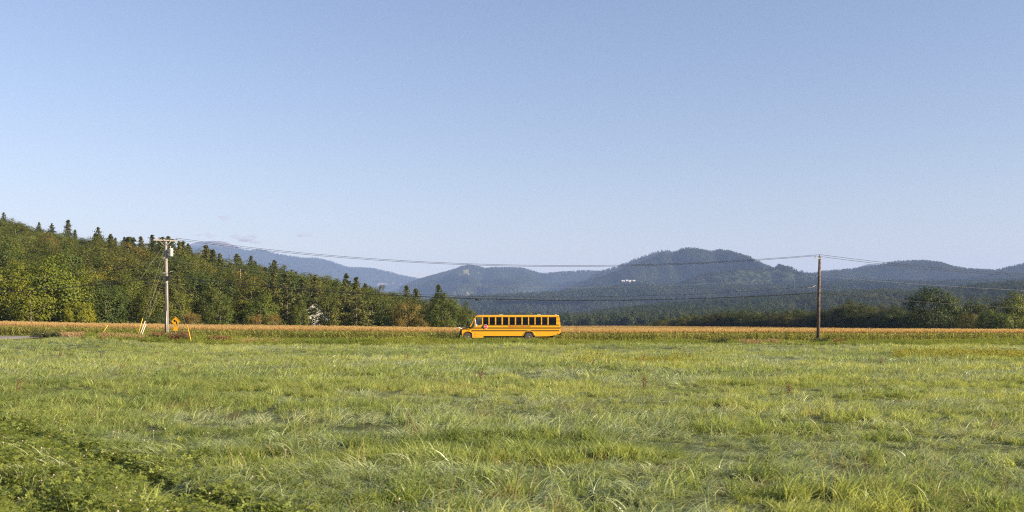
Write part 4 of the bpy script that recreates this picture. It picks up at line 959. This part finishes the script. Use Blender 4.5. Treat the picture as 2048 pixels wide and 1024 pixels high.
gr = MB(); gr.loft([[(.06, -.98, .80), (.34, -1.1, .80), (.36, -1.1, 1.24), (.16, -.98, 1.30)], [(.03, -.6, .80), (.3, -.6, .80), (.3, -.6, 1.36), (.12, -.6, 1.36)], [(.03, .6, .80), (.3, .6, .80), (.3, .6, 1.36), (.12, .6, 1.36)], [(.06, .98, .80), (.34, 1.1, .80), (.36, 1.1, 1.24), (.16, .98, 1.30)]], 0, False); gr.build('grille', m_black, bus)  # black nose block; its colour also carries the shade on the bus front
for k in range(5):
    s = MB(); s.box((.005, -.5, .90+k*.07), (.022, .5, .92+k*.07)); s.build('grille_slat', m_chrome, bus)
bm_ = MB(); bm_.loft([[(x, y, z0), (x+.14, y, z0), (x+.14, y, z1), (x, y, z1)] for x, y, z0, z1 in ((.30, -1.2, .44, .76), (.02, -.95, .42, .8), (-.02, 0, .42, .8), (.02, .95, .42, .8), (.22, 1.19, .5, .76))], 0, False); bm_.build('front_bumper', m_black, bus)
rb = MB(); rb.box((bx(1846), -1.16, .74), (bx(1893), 1.16, .98)); rb.build('rear_bumper', m_black, bus)
# rub rails
for z, x0, x1, h in ((1.855, bx(560), bx(1862), .08), (bz(398), XF+.04, bx(1886), .105), (bz(445), XF+.04, bx(1862), .10), (.60, bx(575), RWX-.72, .06)):
    for y in (-HW-.02, HW+.0):
        rr_ = MB(); rr_.box((x0, y, z-h/2), (x1, y+.02, z+h/2)); rr_.build('rub_rail', m_black, bus)
# wheel arch lips
for sgn in (-1, 1):
    for cx, cz, r0 in ((RWX, RWZ, RWR), (FWX, FWZ, .60)):
        a = MB(); pts = arc(cx, cz, r0+.03, 176, 4, 18); y = sgn*HW if r0 > .65 else sgn*(HW-.02); a.tube([(p[0], y, p[1]) for p in pts], .035, 6); a.build('arch_lip', m_bus, bus)
# wheels
def wheel(x, y, sgn, dual):
    e = empty('wheel', (x, y, .53)); e.parent = bus
    t = MB(); w = .26 if not dual else .58
    t.lathe([(.30, 0), (.44, 0), (.515, .03), (.53, .07), (.53, w-.07), (.515, w-.03), (.44, w), (.30, w)], 32, 'y', (0, 0 if sgn < 0 else -w, 0)); t.build('tyre', m_rubber, e)
    r = MB(); yo = 0 if sgn < 0 else 0; d = .10 if dual else .02
    r.lathe([(.02, sgn*-d), (.29, sgn*-d), (.305, sgn*.0), (.30, sgn*-.22)], 28, 'y'); r.build('rim', m_rim, e)
    h = MB(); h.lathe([(.01, sgn*.03), (.07, sgn*.03), (.085, sgn*-.02), (.14, sgn*-.03), (.15, sgn*-.09)], 18, 'y'); h.build('hub', m_hub, e)
    for k in range(8):
        a = k*math.pi/4; n_ = MB(); n_.lathe([(.018, sgn*-.03), (.018, sgn*.01)], 6, 'y', (.2*math.cos(a), 0, .2*math.sin(a))); n_.build('lug_nut', m_hub, e)
wheel(FWX, -HW+.07, -1, False); wheel(FWX, HW-.07, 1, False); wheel(RWX, -HW+.07, -1, True); wheel(RWX, HW-.07, 1, True)
# windows
for sgn in (-1, 1):
    for k, (a, b) in enumerate(wins):
        ys = sgn*(HW-.012); fr = MB(); y0, y1 = (ys-.012, ys+.02) if sgn < 0 else (ys-.02, ys+.012); t = .03
        fr.box((a+.002, y0, WB+.002), (a+t, y1, WT-.002)); fr.box((b-t, y0, WB+.002), (b-.002, y1, WT-.002)); fr.box((a+t, y0, WB+.002), (b-t, y1, WB+t)); fr.box((a+t, y0, WT-t), (b-t, y1, WT-.002)); fr.box((a+t, y0, (WB+WT)/2-.012), (b-t, y1, (WB+WT)/2+.012))
        w = fr.build('window', m_black, bus)
        p = MB(); p.box((a+t-.01, ys-.003, WB+t-.01), (b-t+.01, ys+.003, WT-t+.01)); p.build('pane', m_tint, w)
    ys = sgn*(HW-.02)
    f = MB(); q = [(bx(437), 1.78), (bx(541), 1.90), (bx(541), bz(250)), (bx(441), bz(250))]
    f.tube([(x, ys, z) for x, z in q + q[:1]], .03, 5); w = f.build('driver_window' if sgn < 0 else 'door_window', m_black, bus)
    p = MB(); p.prism(q, ys-.003, ys+.003); p.build('pane', m_clear, w)
    q2 = [(bx(362), 1.64), (bx(416), 1.74), (bx(424), 2.62), (bx(420), 2.58)]
    p = MB(); p.prism(q2, ys-.003, ys+.003); p.build('quarter_pane', m_clear, bus)
ws = MB(); ws.loft([[(bx(325), y, 1.60), (bx(424), y, 2.72)] for y in (-1.12, -.6, 0, .6, 1.12)], 0, True, closed=False, caps=False); ws.build('windshield', m_clear, bus)
vs = MB(); vs.box((bx(398), -1.1, 2.70), (bx(428), 1.1, 2.83)); vs.build('light_visor', m_black, bus)
fc = MB(); fc.prism([(bx(312), 1.585), (bx(352), 1.585), (bx(352), 1.66), (bx(320), 1.62)], -1.15, 1.15); fc.build('cowl', m_black, bus)
rw = MB(); rw.obox((XR-.055, 0, 2.3), (.012, 0, 0), (0, .55, 0), (-.06, 0, .33)); rw.build('rear_window', m_tint, bus)
# inside: seats, wheel, driver's seat
for k in range(11):
    for y in (-.72, .72):
        s = MB(); x = 2.9+k*.74; s.box((x+.36, y-.45, 1.45), (x+.48, y+.45, 2.05)); s.box((x, y-.45, 1.32), (x+.37, y+.45, 1.46)); s.box((x+.1, y-.3, 1.03), (x+.3, y+.3, 1.32)); s.build('passenger_seat', m_seat, bus)
s = MB(); s.box((2.2, -.95, 1.5), (2.32, -.45, 2.35)); s.box((1.8, -.95, 1.4), (2.2, -.45, 1.5)); s.box((1.9, -.8, 1.03), (2.1, -.6, 1.4)); s.build('driver_seat', m_seat, bus)
s = MB(); s.tube([(1.62+.08*math.sin(a), -.7+.24*math.cos(a), 1.78+.2*math.sin(a)) for a in np.linspace(0, 6.283, 17)], .016, 6, caps=False); s.tube([(1.62, -.7, 1.78), (1.4, -.7, 1.45)], .025, 6); s.build('steering_wheel', m_black, bus)
s = MB(); s.box((XF+.06, -1.1, 1.3), (XF+.3, 1.1, 1.6)); s.build('dashboard', m_int, bus)
# stop arm
st = empty('stop_sign', (bx(608), -HW-.05, bz(376))); st.parent = bus
def octo(r, y, m, nm, th_=.012):
    o = MB(); o.prism([(r*math.cos(R(22.5+45*k)), r*math.sin(R(22.5+45*k))) for k in range(8)], y-th_, y); return o.build(nm, m, st)
octo(.255, 0, m_white, 'border'); octo(.225, -.016, m_red, 'panel', .008)
def text(body_, size, loc, m, name, parent, ext=.002, sx=1.0, rot=(R(90), 0, 0)):
    c = bpy.data.curves.new(name, 'FONT'); c.body = body_; c.size = size; c.align_x = 'CENTER'; c.align_y = 'CENTER'; c.extrude = ext; c.materials.append(m)
    o = bpy.data.objects.new(name, c); COL.objects.link(o); o.location = loc; o.rotation_euler = rot; o.scale = (sx, 1, 1); o.parent = parent; return o
text('STOP', .19, (0, -.028, 0), m_white, 'lettering', st, .003, .85)
s = MB(); s.box((bx(556), -HW-.06, bz(376)-.13), (bx(575), -HW-.01, bz(376)+.13)); s.build('stop_arm_bracket', m_black, bus)
text('LAMOILLE VALLEY TRANSPORTATION', .155, ((bx(988)+bx(1382))/2, -HW-.006, bz(374)), m_letter, 'lettering', bus, .003, .93)
# mirrors
for sgn in (-1, 1):
    e = empty('crossview_mirror', (0, 0, 0)); e.parent = bus
    a = MB(); a.tube([(.36, sgn*.85, 1.42), (.05, sgn*1.0, 1.55), (-.16, sgn*1.1, 1.66)], .024, 6); a.tube([(.5, sgn*.7, 1.47), (-.1, sgn*1.08, 1.6)], .018, 5); a.build('arm', m_pink, e)
    h = MB(); h.lathe([(.01, -.10), (.09, -.08), (.14, .0), (.12, .06), (.01, .10)], 14, 'x', (-.12, sgn*1.12, 1.74)); h.build('head', m_black, e)
    e = empty('side_mirror', (0, 0, 0)); e.parent = bus
    if sgn < 0:
        a = MB(); a.tube([(bx(428), -HW, 2.45), (bx(436), -HW-.25, 2.35), (bx(447), -HW-.32, 1.75), (bx(430), -HW, 1.7)], .022, 6); a.build('arm', m_pink, e)
        h = MB(); h.box((bx(440), -HW-.42, 1.72), (bx(466), -HW-.25, 1.92)); h.build('head', m_pink, e)
        h = MB(); h.box((bx(425), -HW-.40, 2.22), (bx(441), -HW-.25, 2.46)); h.build('upper_head', m_pink, e)
    else:
        a = MB(); a.tube([(bx(345), HW, 1.7), (.9, HW+.25, 1.75), (.86, HW+.3, 2.2)], .025, 6); a.build('arm', m_black, e)
        h = MB(); h.box((.80, HW+.2, 1.95), (.92, HW+.45, 2.3)); h.build('head', m_black, e)
# lamps
for x, z, m, nm in ((bx(525), bz(222), m_redl, 'marker_light'), (bx(1835), 2.76, m_redl, 'marker_light'), (bx(1835), bz(492), m_redl, 'reflector'), (bx(415), bz(512), m_redl, 'reflector'), (bx(430), bz(548), m_black, 'latch'), (bx(432), bz(500), m_black, 'latch'), (bx(537), bz(522), m_amber, 'reflector'), (bx(1132), bz(498), m_amber, 'reflector'), (bx(350), bz(430), m_amber, 'turn_light')):
    s = MB(); s.lathe([(.02, .0), (.04, .0), (.035, -.025), (.01, -.03)], 10, 'y', (x, -HW-.0, z)); s.build(nm, m, bus)
for y in (-.9, -.62, .62, .9):
    s = MB(); s.lathe([(.02, .0), (.085, .0), (.08, .03), (.02, .04)], 12, 'x', (XR-.14, y, 2.66)); s.build('warning_lamp', m_redl, bus)
    s = MB(); s.lathe([(.02, .0), (.085, .0), (.08, .03), (.02, .04)], 12, 'x', (XR-.01, y, 1.45)); s.build('tail_lamp', m_redl, bus)
s = MB(); s.box((.5, -.5, .45), (10.6, -.38, .62)); s.box((.5, .38, .45), (10.6, .5, .62)); s.build('chassis', m_black, bus)
s = MB(); s.tube([(RWX-.0, -1.0, .53), (RWX, 1.0, .53)], .09, 8); s.tube([(FWX, -1.0, .5), (FWX, 1.0, .5)], .07, 8); s.build('axle', m_black, bus)
s = MB(); s.box((bx(1450), -1.0, .48), (bx(1560), -.5, .64)); s.build('exhaust', m_hub, bus)

# ------------------------------------------------------------------ utility poles
m_grey = mat('weathered_pole', (.30, .265, .235), .85, .15, noise=(5, .28, (.21, .18, .165)), bump=(14, .5))
m_brown = mat('brown_pole', (.075, .047, .034), .9, .1, noise=(3.2, .12, (.17, .13, .105)), bump=(14, .5))
m_wire = mat('wire_dark', (.03, .03, .034), .5, .4); m_pale = mat('wire_pale', (.26, .25, .24), .5, .4, metal=.3); m_cable = mat('cable_black', (.02, .02, .022), .6, .3)
m_can = mat('transformer_grey', (.42, .41, .39), .45, .4, noise=(6, .2, (.37, .36, .34))); m_ins = mat('insulator_brown', (.10, .06, .05), .3, .5); m_galv = mat('galvanised', (.48, .47, .46), .5, .5, metal=.6)
m_gy = mat('guard_yellow', (.75, .47, .02), .5, .4); m_gw = mat('guard_faded', (.66, .56, .46), .6, .3)
LY = 106.6; LB = P(334, 678, LY); LT = P(332, 480, LY)
pl = empty('utility_pole', LB, 0, 'pale weathered utility pole with crossarm and grey transformer', 'utility pole')
def loc(p): return Vector(p)-LB
s = MB(); s.tube([Vector((0, 0, -.6)), loc(LB).lerp(loc(LT), .5), loc(LT)], [.21, .175, .13], 14); s.build('shaft', m_grey, pl)
ca = P(332, 481, LY); caz = ca.z-LB.z
d_arm = Vector((.83, .55, 0))
ac = loc(ca)+Vector((0, -.2, 0))
s = MB(); s.obox(ac, d_arm*1.25, Vector((-.55, .83, 0))*.055, (0, 0, .07)); s.build('crossarm', m_grey, pl)
s = MB()
for k in (-1, 1): s.tube([ac+d_arm*k*.65+Vector((0, -.05, -.03)), loc(LT)+Vector((0, -.13, -.75))], .018, 5)
s.build('arm_brace', m_galv, pl)
for k in (-1.15, -.65, .55, 1.15):
    q = ac+d_arm*k+Vector((0, 0, .07)); s = MB(); s.lathe([(.02, 0), (.02, .06), (.06, .07), (.075, .11), (.05, .16), (.055, .2), (.03, .23)], 10, c=q); s.build('insulator', m_ins, pl)
tcn = loc(P(342.5, 513, LY))+Vector((0, -.12, 0))
s = MB(); s.lathe([(.02, 0), (.22, .0), (.235, .04), (.235, .74), (.245, .76), (.245, .80), (.2, .86), (.02, .9)], 18, c=tcn); s.lathe([(.02, 0), (.05, .02), (.04, .14), (.05, .16), (.03, .24)], 8, c=tcn+Vector((-.02, -.05, .86)))
tr = s.build('transformer', m_can, pl)
for z in (.3, .62):
    s = MB(); s.tube([tcn+Vector((.2, -.05, z)), tcn+Vector((.36, -.05, z))], .035, 6); s.build('bushing', m_can, tr)
    s = MB(); s.box(tuple(tcn+Vector((-.42, -.04, z-.05))), tuple(tcn+Vector((-.2, .04, z+.05)))); s.build('bracket', m_galv, tr)
s = MB(); s.tube([tcn+Vector((-.02, -.05, 1.08)), tcn+Vector((-.15, -.1, 1.5)), ac+d_arm*.55+Vector((0, 0, .25))], .012, 4); s.build('riser_wire', m_wire, pl)
for z, L_ in ((P(332, 516, LY).z, .45), (P(334, 546, LY).z, .42)):
    s = MB(); s.tube([(-.15, -.2, z-LB.z), (-.15-L_, -.22, z-LB.z-.05)], .03, 6); s.tube([(.1, -.2, z-LB.z), (.1+L_, -.2, z-LB.z+.14)], .022, 6); s.build('attachment_arm', m_galv, pl)
s = MB(); s.box((.12, -.3, P(0, 560, LY).z-LB.z), (.34, -.12, P(0, 553, LY).z-LB.z)); s.build('cable_closure', m_cable, pl)
s = MB(); s.tube([(.05, -.18, 3.0), (.05, -.2, 6.0)], .02, 5); s.tube([(.0, -.21, .2), (.0, -.2, 3.0)], .03, 5); s.build('ground_conduit', m_galv, pl)

RY = 105.4; RB = P(1636, 690, RY); RT = P(1639.5, 513, RY)
pr = empty('utility_pole', RB, 0, 'dark brown utility pole standing before the corn', 'utility pole')
s = MB(); rt_ = RT-RB; s.tube([Vector((0, 0, -.6)), rt_*.5+Vector((-.02, 0, 0)), rt_], [.20, .165, .125], 14); s.build('shaft', m_brown, pr)
s = MB(); s.obox(rt_+Vector((-.28, -.1, -.18)), (.3, .0, -.02), (0, .05, 0), (0, 0, .06)); s.build('side_arm', m_galv, pr)
for q in (rt_+Vector((-.52, -.1, -.12)), rt_+Vector((0, 0, 0))):
    s = MB(); s.lathe([(.015, 0), (.015, .05), (.05, .06), (.06, .1), (.04, .15), (.02, .2)], 10, c=q); s.build('insulator', m_ins, pr)

# wires: each strung through the poles as one line
def span(a, b, sag, n=24):
    return [a.lerp(b, k/n)+Vector((0, 0, -4*sag*(k/n)*(1-k/n))) for k in range(n+1)]
def wire(name, pieces, rad, m, label, cat='wire'):
    pts = pieces[0]
    for q in pieces[1:]: pts = pts+q[1:]
    base = pts[0].copy(); s = MB(); s.tube([p-base for p in pts], rad, 6, caps=True); o = s.build(name, m, None, base, fix=False); return tag(o, label, cat)
aL = ac+LB
w0 = aL+d_arm*1.15+Vector((0, 0, .3)); w1 = aL+d_arm*-.65+Vector((0, 0, .3))
R0 = RT+Vector((0, 0, .2)); R1 = RT+Vector((-.5, -.1, .06))
wire('power_wire', [span(w0, R0, 1.95), span(R0, R0+Vector((70, 6, -1.0)), 1.9)], .019, m_wire, 'upper power conductor running to the tip of the brown pole')
wire('power_wire', [span(w1, R1, 2.0), span(R1, R1+Vector((70, 6, -1.2)), 1.9)], .019, m_wire, 'lower power conductor running to the side arm of the brown pole')
nL = P(334, 520, LY)+Vector((0, -.2, 0)); nR = P(1638, 552, RY)+Vector((0, -.16, 0))
wire('neutral_wire', [span(P(-420, 560, 108), nL, 1.3), span(nL, nR, 2.0), span(nR, nR+Vector((70, 6, -1.3)), 1.2)], .009, m_pale, 'pale neutral wire midway up the poles')
cL = P(335, 553, LY)+Vector((0, -.2, 0)); cR = P(1637, 585.5, RY)+Vector((0, -.16, 0))
wire('telephone_cable', [span(P(-900, 560, 100), cL, 2.0, 30), span(cL, cR, 1.55), span(cR, cR+Vector((70, 6, -1.6)), 1.3)], .042, m_cable, 'thick black telephone cable, lowest line between the poles', 'cable')
tL = P(335, 549, LY)+Vector((0, -.22, 0)); tR = P(1637, 572, RY)+Vector((0, -.17, 0))
wire('telephone_wire', [span(P(-900, 548, 104), tL, 2.0, 30), span(tL, tR, 1.75), span(tR, tR+Vector((70, 6, -1.8)), 1.3)], .016, m_cable, 'thin dark telephone wire just above the thick cable', 'cable')
def on(a, b, sag, f): return a.lerp(b, f)+Vector((0, 0, -4*sag*f*(1-f)))
def closure(p, L_, r, label):
    s = MB(); s.tube([Vector((-L_, 0, 0)), Vector((-L_*.8, 0, 0)), Vector((L_*.8, 0, 0)), Vector((L_, 0, 0))], [.02, r, r, .02], 8); o = s.build('cable_splice', m_cable, None, p); tag(o, label, 'splice case')
closure(on(cL, cR, 1.55, .479)+Vector((0, 0, -.08)), .26, .10, 'black splice case on the cable above the bus front')
closure(P(294, 566, 106)+Vector((0, 0, 0)), .28, .12, 'black splice case on the cable left of the pale pole')
closure(on(cL, cR, 1.55, .055)+Vector((0, 0, -.05)), .35, .08, 'black splice case on the cable just right of the pale pole')
a = P(1608, 574.2, RY)+Vector((0, -.17, 0)); s = MB(); s.tube([Vector((0, 0, 0)), Vector((.45, 0, -.06)), Vector((.75, 0, -.03)), Vector((1.2, 0, .16))], [.02, .035, .035, .02], 6); o = s.build('drop_wire', m_pale, None, a); tag(o, 'short bright bent drop wire beside the brown pole', 'wire')

# guy wires with their plastic guards
def guy(top, bottom, guard_top, m, r, label):
    B = bottom; s = MB(); e = empty('guy_wire', B, 0, label, 'guy wire')
    s.tube([top-B, Vector((0, 0, 0))], .0065, 5); s.build('strand', m_pale, e)
    d = guard_top-B; s = MB(); s.tube([d*0.0, d*.5, d], r, 8); s.build('guard', m, e)
gt = LT+Vector((-.1, -.1, -.25))
def gbase(u, v, Y): return P(u, v, Y)
guy(P(328, 490, LY), gbase(194.5, 683, 105.5), P(216, 650, 105.8), m_gy, .035, 'longest guy wire ending in a slanting yellow guard, farthest left')
guy(P(330, 493, LY), gbase(272.5, 682, 105.6), P(285.5, 637, 106.0), m_gy, .036, 'guy wire with tall yellow guard, left of two faded guards')
guy(P(330, 523, LY), gbase(274.5, 684, 104.8), P(290.5, 642, 105.2), m_gw, .036, 'guy wire with faded white guard, middle of the three')
guy(P(331, 548, LY), gbase(278, 685, 104.2), P(292, 648, 104.7), m_gw, .036, 'guy wire with faded pinkish guard, nearest the pale pole')
guy(P(340, 548, LY), gbase(383.5, 688, 102.6), P(374.5, 650, 103.6), m_gy, .035, 'guy wire with yellow guard right of the pale pole')

# curve warning sign
m_sign = mat('sign_yellow', (.80, .40, .01), .45, .4); m_blk = mat('sign_black', (.012, .012, .012), .5, .3)
sg = P(351, 643, 107.6); sb = Vector((sg.x, sg.y, float(ground_z(sg.x, sg.y)))); sign = empty('road_sign', sb, R(-6), 'yellow diamond left-curve sign on a post beside the pale pole', 'road sign')
c = sg.z-sb.z
s = MB(); s.box((-.03, .012, 0), (.03, .05, c+.45)); s.build('post', m_galv, sign)
s = MB(); s.prism([(0, c-.53), (.53, c), (0, c+.53), (-.53, c)], -.01, .01); dp = s.build('panel', m_sign, sign)
s = MB()
for q0, q1 in (((0, -.49), (.49, 0)), ((.49, 0), (0, .49)), ((0, .49), (-.49, 0)), ((-.49, 0), (0, -.49))):
    a_, b_ = Vector((q0[0], -.013, c+q0[1])), Vector((q1[0], -.013, c+q1[1])); t_ = (b_-a_); s.obox((a_+b_)/2, t_*.49, (0, .002, 0), t_.cross(Vector((0, 1, 0))).normalized()*.008)
s.build('border', m_blk, dp)
s = MB(); s.prism([(.07, c-.29), (.19, c-.29), (.19, c-.07), (.12, c+.06), (-.04, c+.14), (-.04, c+.24), (-.27, c+.08), (-.04, c-.08), (-.04, c+.02), (.04, c-.02), (.07, c-.09)], -.017, -.0125); s.build('arrow', m_blk, dp)
s = MB(); s.box((-.23, -.008, c-1.0), (.23, .01, c-.56)); s.build('speed_plaque', m_sign, sign)

# ------------------------------------------------------------------ white house between the trees, far white buildings
m_clap = mat('white_clapboard', (.76, .74, .70), .7, .2, noise=(.8, .3, (.70, .68, .64))); m_slate = mat('grey_roof', (.16, .15, .15), .8, .2); m_pane = mat('window_glass', (.02, .025, .03), .1, .6)
hb = P(630, 655, 236); hz = float(ground_z(hb.x, 236)); hs_ = empty('house', (hb.x, 236, hz), R(8), 'white clapboard house glimpsed between trees at the wood edge', 'house')
s = MB(); s.prism([(-3, 0), (3, 0), (3, 3.6), (0, 5.6), (-3, 3.6)], 0, 7); wl = s.build('wall', m_clap, hs_)
for k in range(22):
    b = MB(); z = .12+k*.16; b.box((-2.995, -.03, z), (2.995, -.001, z+.13)); bo = b.build('clapboard', m_clap, wl)
s = MB()
for sg_ in (-1, 1): s.add([(0, -.35, 5.72), (sg_*3.4, -.35, 3.42), (sg_*3.4, 7.35, 3.42), (0, 7.35, 5.72), (0, -.35, 5.6), (sg_*3.4, -.35, 3.3), (sg_*3.4, 7.35, 3.3), (0, 7.35, 5.6)], [(0, 1, 2, 3), (4, 7, 6, 5), (0, 4, 5, 1), (1, 5, 6, 2), (2, 6, 7, 3)])
s.build('roof', m_slate, hs_)
for x, z in ((-1.4, 1.0), (1.4, 1.0), (0, 3.3)):
    s = MB(); s.box((x-.5, -.07, z), (x+.5, -.032, z+1.2)); w = s.build('window', m_white, hs_)
    for a_ in (0, 1):
        s = MB(); s.box((x-.43, -.078, z+.07+a_*.56), (x+.43, -.071, z+.57+a_*.56)); s.build('pane', m_pane, w)
m_far_wall = mat('far_white_wall', (.45, .44, .42), .8, .1)
def far_house(u, v, Y, M_, w, h, d, rz, label, off=0):
    Z = float(M_.H(np.array([(u-1024)/FPX*Y]), np.array([Y]))[0]); p = Vector(((u-1024)/FPX*Y, Y, Z))
    e = empty('white_building', p, rz, label, 'building')
    s = MB(); s.prism([(-w/2, -6), (w/2, -6), (w/2, h), (-w/2, h)], -d/2, d/2); s.build('wall', m_far_wall, e)
    s = MB(); hw_ = d/2+.6; L_ = w/2+.6; s.add([(-L_, -hw_, h), (L_, -hw_, h), (L_, hw_, h), (-L_, hw_, h), (-L_, 0, h+d*.35), (L_, 0, h+d*.35)], [(0, 1, 5, 4), (2, 3, 4, 5), (0, 4, 3), (1, 2, 5), (0, 3, 2, 1)]); s.build('roof', m_far_wall, e)
    for k in range(max(2, int(w/6))):
        x = -w/2+(k+.5)*w/max(2, int(w/6)); s = MB(); s.box((x-1, -d/2-.12, h*.3), (x+1, -d/2-.02, h*.75)); s.build('window', m_pane, e)
def on_view(M_, u, v):       # distance at which the slope shows at that pixel
    Ys = np.linspace(M_.Yf, M_.Yc, 1500); Xs = (u-1024)/FPX*Ys; vv = V0-FPX*(M_.H(Xs, Ys)-CAMZ)/Ys
    k = np.argmax(vv <= v); return float(Ys[k]) if vv[k] <= v else float(M_.Yc-50)
for u, v, w, h, lab in ((1246, 564, 18, 12, 'long low white hotel building, left end of the mountain cluster'), (1254, 564.5, 15, 21, 'tallest white building in the middle of the mountain cluster'), (1260, 565, 16, 17, 'white building right of the tallest in the mountain cluster'), (1268, 564, 17, 13, 'low white building at the right end of the mountain cluster')):
    far_house(u, v, on_view(MC, u, v+2), MC, w*.9, h*.3+9, 9, R(12), lab)

# ------------------------------------------------------------------ faint wisps of cloud far beyond the mountains
cm = bpy.data.materials.new('cloud_vapour'); cm.use_nodes = True; t = cm.node_tree; t.nodes.clear()
vo = t.nodes.new('ShaderNodeOutputMaterial'); pv = t.nodes.new('ShaderNodeVolumePrincipled'); pv.inputs['Color'].default_value = (.60, .52, .56, 1); pv.inputs['Density'].default_value = 2.4e-3
t.links.new(pv.outputs[0], vo.inputs['Volume'])
for u, v, w, h, lab in ((490, 476, 62, 15, 'largest faint grey cloud wisp right of the bald summit'), (415, 471, 34, 8, 'small pinkish cloud wisp just above the bald summit'), (448, 436, 30, 9, 'highest faint cloud wisp over the left mountains'), (612, 471, 44, 9, 'thin cloud wisp farthest right over the long ridge')):
    r = np.random.default_rng(int(u)); c = P(u, v, 26000); k = 26000/FPX; me = MB()
    for q in range(9):
        a = r.normal(0, .27); cc = Vector((a*w*k, r.normal(0, 120), r.normal(0, .16)*h*k)); rx = w*k*r.uniform(.16, .34)*(1-.6*abs(a)); rz_ = h*k*r.uniform(.18, .36)
        rings = [[(cc.x+rx*math.sin(p)*math.cos(tt), cc.y+rx*.8*math.sin(p)*math.sin(tt), cc.z+rz_*math.cos(p)) for tt in np.linspace(0, 6.283, 15)[:-1]] for p in np.linspace(.08, 3.06, 9)]
        me.loft(rings, 0, True)
    o = me.build('cloud', cm, None, c); tag(o, lab, 'cloud')
# ------------------------------------------------------------------ air
hz_m = bpy.data.materials.new('valley_haze'); hz_m.use_nodes = True; t = hz_m.node_tree; t.nodes.clear()
vo = t.nodes.new('ShaderNodeOutputMaterial'); pv = t.nodes.new('ShaderNodeVolumePrincipled')
pv.inputs['Color'].default_value = (.39, .56, 1.0, 1); pv.inputs['Density'].default_value = 5.8e-5; pv.inputs['Anisotropy'].default_value = 0.0
t.links.new(pv.outputs[0], vo.inputs['Volume'])
s = MB(); s.box((-19000, -15000, -16), (19000, 19000, 1060)); hz_o = s.build('haze', hz_m); tag(hz_o, 'thin bluish morning haze filling the valley air', None, None, 'stuff')
